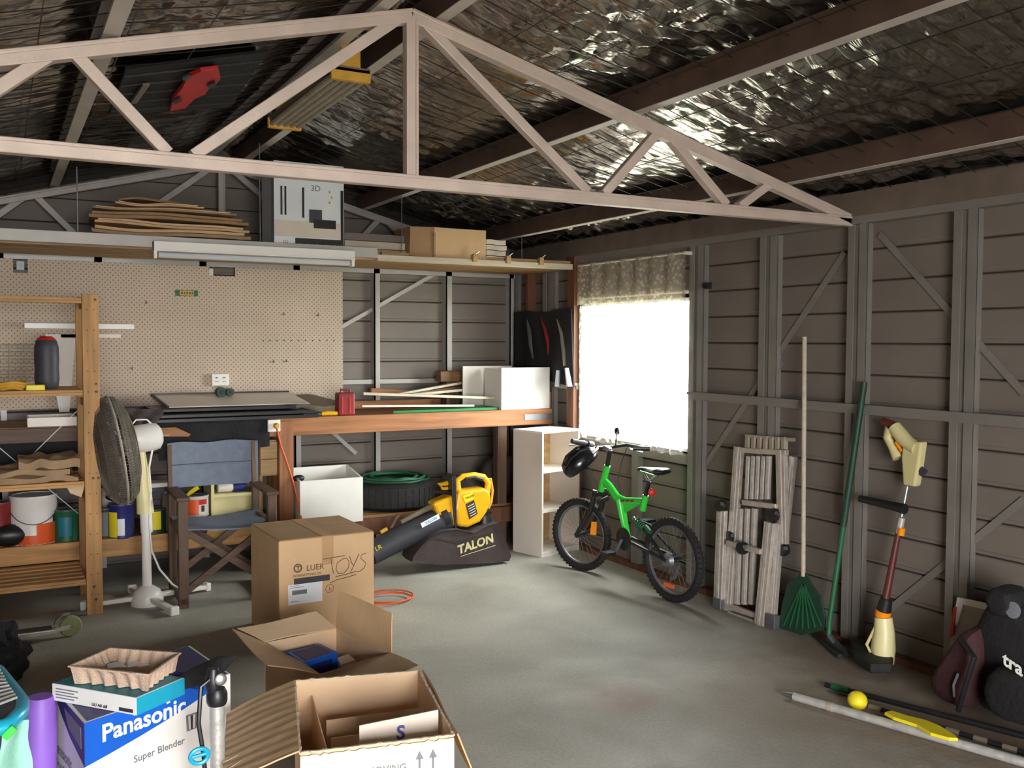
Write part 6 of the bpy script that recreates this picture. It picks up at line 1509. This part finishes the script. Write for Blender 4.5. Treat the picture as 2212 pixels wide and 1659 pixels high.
for px, py, x_ in ((1556, 1092, 3.79), (1672, 1112, 3.81), (1692, 1187, 3.84), (1604, 1184, 3.78), (1579, 1160, 3.82)):
    q = lad(px, py, x_)
    hj = part('hinge', MB().lathe([(.034, -.02), (.038, 0), (.034, .02)], q, (1, 0, 0), 18), 'black_plastic', t); part('hinge_lock', MB().bar(q, q + Vector((-.03, -.05, .02)), .02, .02), 'black_plastic', hj)
for a in ((1553, 1298), (1642, 1350), (1668, 1335)):
    q = lad(a[0], a[1], 3.78); part('foot', MB().box(q.x - .02, q.x + .03, q.y - .035, q.y + .035, 0.0, max(.03, q.z + .02)), 'dull_steel', t, bevel=.004)

# ================================================================ TOOLS ON THE RIGHT WALL
pt = P(1738, 728, x=3.89); pb_ = P(1735, 1245, x=3.80)
t = thing('leaf_rake', 'dark green plastic leaf scoop on a long white pole against the wall', 'rake', (pb_.x, pb_.y, 0))
part('pole', MB().tube([pt, pb_], .0125, 12), 'pale_wood', t)
hx = 3.80; hd = [(1728, 1238), (1742, 1238), (1752, 1262), (1772, 1290), (1782, 1335), (1780, 1362), (1730, 1372), (1682, 1356), (1688, 1310), (1700, 1262)]
part('head', MB().prism([P(a_, b_, x=hx) if P(a_, b_, x=hx).z > .004 else P(a_, b_, z=.004) for a_, b_ in hd], (.012, 0, 0)), 'dark_green', t, bevel=.003)
for k in range(7):
    u = k / 6; part('tine', MB().bar(P(1733 + 4 * u, 1262, x=hx - .004), P(1692 + 82 * u, 1352 + 6 * math.sin(u * 3), x=hx - .004), .008, .006, (1, 0, 0)), 'mid_green', t)
a_, b_ = P(1867, 825, x=3.88), P(1792, 1340, x=3.80)
t = thing('green_pole_tool', 'long dark green garden hoe handle leaning in front of the wall stud', 'tool', (b_.x, b_.y, 0))
part('upper_shaft', MB().tube([a_, a_.lerp(b_, .6)], .017, 10), 'dark_green', t); part('lower_shaft', MB().tube([a_.lerp(b_, .6), b_, P(1790, 1372, x=3.79)], .014, 10), 'mid_green', t)
e0 = P(1790, 1372, x=3.79); part('blade', MB().tube([e0, P(1806, 1392, z=.03), P(1830, 1412, z=.02)], [.016, .02, .016], 8), 'charcoal', t)
a_, b_ = P(1752, 1352, z=.02), P(1826, 1412, z=.02)
solo('black_rod', MB().tube([a_ + Vector((-.03, 0, 0)), b_ + Vector((-.06, -.02, 0))], .014, 8), 'black_plastic', 'short black rod on the floor at the foot of the green tool', 'rod')
# line trimmer
XT = 3.80
def TT_(px, py, x=XT): return P(px, py, x=x)
t = thing('line_trimmer', 'cream and brown string trimmer hung against the right wall', 'trimmer', (XT, TT_(1905, 1430).y, 0.0))
M['trim_cream'] = M['cream_dark']
part('rear_handle', MB().tube([TT_(1925, 925, 3.88), TT_(1918, 945, 3.88), TT_(1928, 965, 3.88), TT_(1940, 990, 3.88)], [.03, .024, .022, .028], 10), 'cream_dark', t)
part('grip', MB().tube([TT_(1932, 922, 3.88), TT_(1950, 945, 3.88), TT_(1966, 960, 3.88), TT_(1980, 968, 3.88)], [.034, .036, .034, .034], 12), 'cream_dark', t)
part('throat', MB().prism([TT_(*p, 3.86) for p in [(1950, 950), (1990, 955), (1984, 1000), (1975, 1052), (1950, 1048), (1946, 990)]], (.05, 0, 0)), 'cream_dark', t, bevel=.01)
part('trigger', MB().tube([TT_(1935, 955, 3.87), TT_(1948, 975, 3.87)], .008, 8), 'amber', t)
part('rear_cap', MB().tube([TT_(1908, 910, 3.88), TT_(1935, 918, 3.88), TT_(1962, 948, 3.88)], [.02, .016, .012], 8), 'maroon', t)
part('switch_block', MB().tube([TT_(1978, 1005, 3.89), TT_(1996, 1022, 3.89)], [.016, .022], 8), 'charcoal', t)
sh0, sh1 = TT_(1960, 1050, 3.87), TT_(1912, 1300, 3.80)
part('shaft', MB().tube([sh0, sh0.lerp(sh1, .46)], .010, 10), 'steel', t); part('lower_shaft', MB().tube([sh0.lerp(sh1, .30), sh1], [.013, .02], 10), 'maroon', t)
part('decal', MB().tube([TT_(1948, 1118, 3.836), TT_(1942, 1152, 3.832)], .0165, 10), 'silver_paint', t); part('decal', MB().tube([TT_(1948, 1140, 3.83), TT_(1946, 1156, 3.83)], .0172, 10), 'amber', t)
part('front_handle', MB().tube([TT_(1858, 1077, 3.83), TT_(1890, 1084, 3.83), TT_(1925, 1092, 3.83), TT_(1955, 1100, 3.83)], [.018, .02, .022, .026], 12), 'black_plastic', t)
part('collar', MB().tube([TT_(1915, 1292, 3.80), TT_(1909, 1318, 3.80)], [.028, .036], 14), 'black_plastic', t)
part('orange_ring', MB().tube([TT_(1909, 1318, 3.80), TT_(1906, 1331, 3.80)], .038, 16), 'amber', t)
part('motor_head', MB().tube([TT_(1908, 1333, 3.79), TT_(1910, 1365, 3.79), TT_(1908, 1400, 3.78), TT_(1908, 1432, 3.78)], [.042, .05, .058, .05], 16), 'cream', t)
part('edge_guide', MB().tube([TT_(1892, 1352, 3.76), TT_(1872, 1392, 3.74), TT_(1882, 1412, 3.74), TT_(1898, 1425, 3.75)], .008, 8), 'cream_dark', t)
part('guard', MB().prism([P(1836, 1404, z=.03), P(1862, 1396, z=.03), P(1930, 1432, z=.03), P(1928, 1456, z=.03), P(1880, 1456, z=.03), P(1845, 1432, z=.03)], (0, 0, .05)), 'rubber', t, bevel=.01)
part('spool', MB().lathe([(.05, 0), (.05, .03)], (TT_(1900, 1440).x - .02, TT_(1900, 1440).y + .02, .0), n=20), 'black_plastic', t)
# red and white board behind the black bag
t = thing('sign_board', 'white board with a red edge leaning behind the black bag', 'sign', (3.88, 2.75, .15))
def S_(px, py, x=3.88): return P(px, py, x=x)
part('board', MB().prism([S_(2068, 1290), S_(2150, 1308), S_(2150, 1420), S_(2050, 1400)], (.01, 0, 0)), 'dusty', t)
part('frame', MB().prism([S_(2068, 1290, 3.875), S_(2150, 1308, 3.875), S_(2150, 1322, 3.875), S_(2080, 1306, 3.875)], (.01, 0, 0)), 'white', t)
part('frame', MB().prism([S_(2068, 1290, 3.875), S_(2080, 1306, 3.875), S_(2068, 1350, 3.875), S_(2056, 1352, 3.875)], (.01, 0, 0)), 'white', t)
part('red_edge', MB().prism([S_(2060, 1312, 3.868), S_(2065, 1312, 3.868), S_(2058, 1372, 3.868), S_(2050, 1378, 3.868)], (.008, 0, 0)), 'red', t)
# black bag with white letters
XG = 3.62
def G(px, py, x=XG): return P(px, py, x=x)
t = thing('black_holdall', 'large black and dark red sports bag slumped at the right edge', 'bag', (XG + .1, 2.4, 0))
def puff(nm, outline, x0, x1, m_, lab=None):
    # rounded cloth volume: outline rings shrinking toward both faces
    c0 = sum((G(*p, x=x0) for p in outline), Vector()) / len(outline); mb = MB(); lay = []; n_ = len(outline)
    for f_, k in ((0, .72), (.12, .93), (.4, 1.02), (.7, 1.0), (1, .8)):
        for i, p in enumerate(outline):
            q_ = G(*p, x=x0); q_ = c0 + (q_ - c0) * (k * (1 + .04 * noise.noise((i * .9, f_ * 3, 1)))); lay.append(Vector((x0 + (x1 - x0) * f_, q_.y, max(.004, q_.z))))
    mb.add(lay, [(j * n_ + i, j * n_ + (i + 1) % n_, (j + 1) * n_ + (i + 1) % n_, (j + 1) * n_ + i) for j in range(4) for i in range(n_)] + [tuple(range(n_))[::-1], tuple(range(4 * n_, 5 * n_))])
    return part(nm, mb, m_, t, smooth=True, sub=1, label=lab)
puff('body', [(2120, 1285), (2180, 1290), (2240, 1330), (2290, 1420), (2300, 1560), (2240, 1590), (2140, 1555), (2080, 1535), (2060, 1460), (2075, 1380), (2100, 1330)], XG, XG + .26, 'black_cloth')
puff('side_pocket', [(2062, 1360), (2100, 1350), (2110, 1420), (2100, 1530), (2060, 1545), (2000, 1505), (1992, 1480), (2010, 1440), (2035, 1410)], XG - .06, XG + .16, 'dark_red_cloth', 'dark red side')
puff('front_pocket', [(2130, 1430), (2200, 1455), (2260, 1500), (2262, 1575), (2200, 1578), (2120, 1550), (2105, 1490)], XG - .12, XG + .05, 'black_cloth')
puff('lid', [(2112, 1282), (2140, 1262), (2180, 1280), (2190, 1320), (2170, 1345), (2125, 1330)], XG - .02, XG + .16, 'black_cloth')
part('badge', MB().lathe([(.001, 0), (.03, .001), (.034, .0)], G(2188, 1318, XG - .01), (-1, 0, .1), 20), 'ink_grey', t)
ey = (G(2212, 1452, XG - .10) - G(2170, 1425, XG - .10)).normalized()
text('tra', .075, G(2166, 1434, XG - .125), ey, UP, 'ink_white', t, bold=.002)
part('strap', MB().tube([G(2075, 1380, XG - .05), G(2105, 1420, XG - .10), G(2080, 1500, XG - .11), G(2070, 1535, XG - .08)], .012, 8), 'black_plastic', t)
part('piping', MB().tube([G(2070, 1455, XG - .075), G(2060, 1480, XG - .075), G(2062, 1505, XG - .075)], .006, 6), 'ink_grey', t)

# ================================================================ ON THE FLOOR AT THE RIGHT
def F(px, py, z=.02): return P(px, py, z=z)
t = thing('silver_pole', 'long silver painted pole lying on the floor by the right wall', 'pole', tuple(F(1950, 1560, 0)))
a_, b_ = F(1690, 1497), F(2300, 1672)
part('tip', MB().tube([a_, a_.lerp(b_, .05)], [.008, .017], 10), 'dull_steel', t)
part('shaft', MB().tube([a_.lerp(b_, .05), a_.lerp(b_, .19)], .019, 12), 'silver_paint', t); part('joint', MB().tube([a_.lerp(b_, .19), a_.lerp(b_, .21)], .021, 12), 'dusty', t); part('shaft', MB().tube([a_.lerp(b_, .21), b_], .019, 12), 'silver_paint', t)
t = thing('green_tipped_rod', 'thin black rod with a green end lying nearest the wall', 'rod', tuple(F(2000, 1530, 0)))
a_, b_ = F(1783, 1479), F(2320, 1618)
part('cap', MB().tube([a_, a_.lerp(b_, .03)], .012, 10), 'black_plastic', t); part('green_end', MB().tube([a_.lerp(b_, .03), a_.lerp(b_, .11)], .016, 10), 'mid_green', t); part('shaft', MB().tube([a_.lerp(b_, .11), b_], .013, 10), 'black_plastic', t)
q = F(1852, 1512, .045); solo('yellow_ball', MB().ball((q.x, q.y, .042), .042, 28), 'lemon', 'bright yellow ball between the rods on the floor', 'ball')
t = thing('yellow_paddle', 'yellow plastic paddle lying on top of the silver pole', 'paddle', tuple(F(1990, 1570, .035)))
pts = [(1910, 1545), (1925, 1541), (1960, 1552), (2000, 1562), (2030, 1574), (2062, 1594), (2070, 1602), (2050, 1601), (2010, 1590), (1980, 1572), (1930, 1556)]
part('blade', MB().prism([F(x_, y_, .042) for x_, y_ in pts], (0, 0, .014)), 'lemon', t, bevel=.003)
t = thing('striped_stick', 'black and white taped stick lying between the silver pole and the black rod', 'stick', tuple(F(2050, 1590, 0)))
a_, b_ = F(1872, 1528), F(2310, 1672)
a_ = F(1878, 1526); b_ = F(2300, 1652)
for k in range(14): part('tape_band', MB().tube([a_.lerp(b_, k / 14), a_.lerp(b_, (k + 1) / 14)], .012, 8), 'black_plastic' if k % 2 else 'khaki', t)
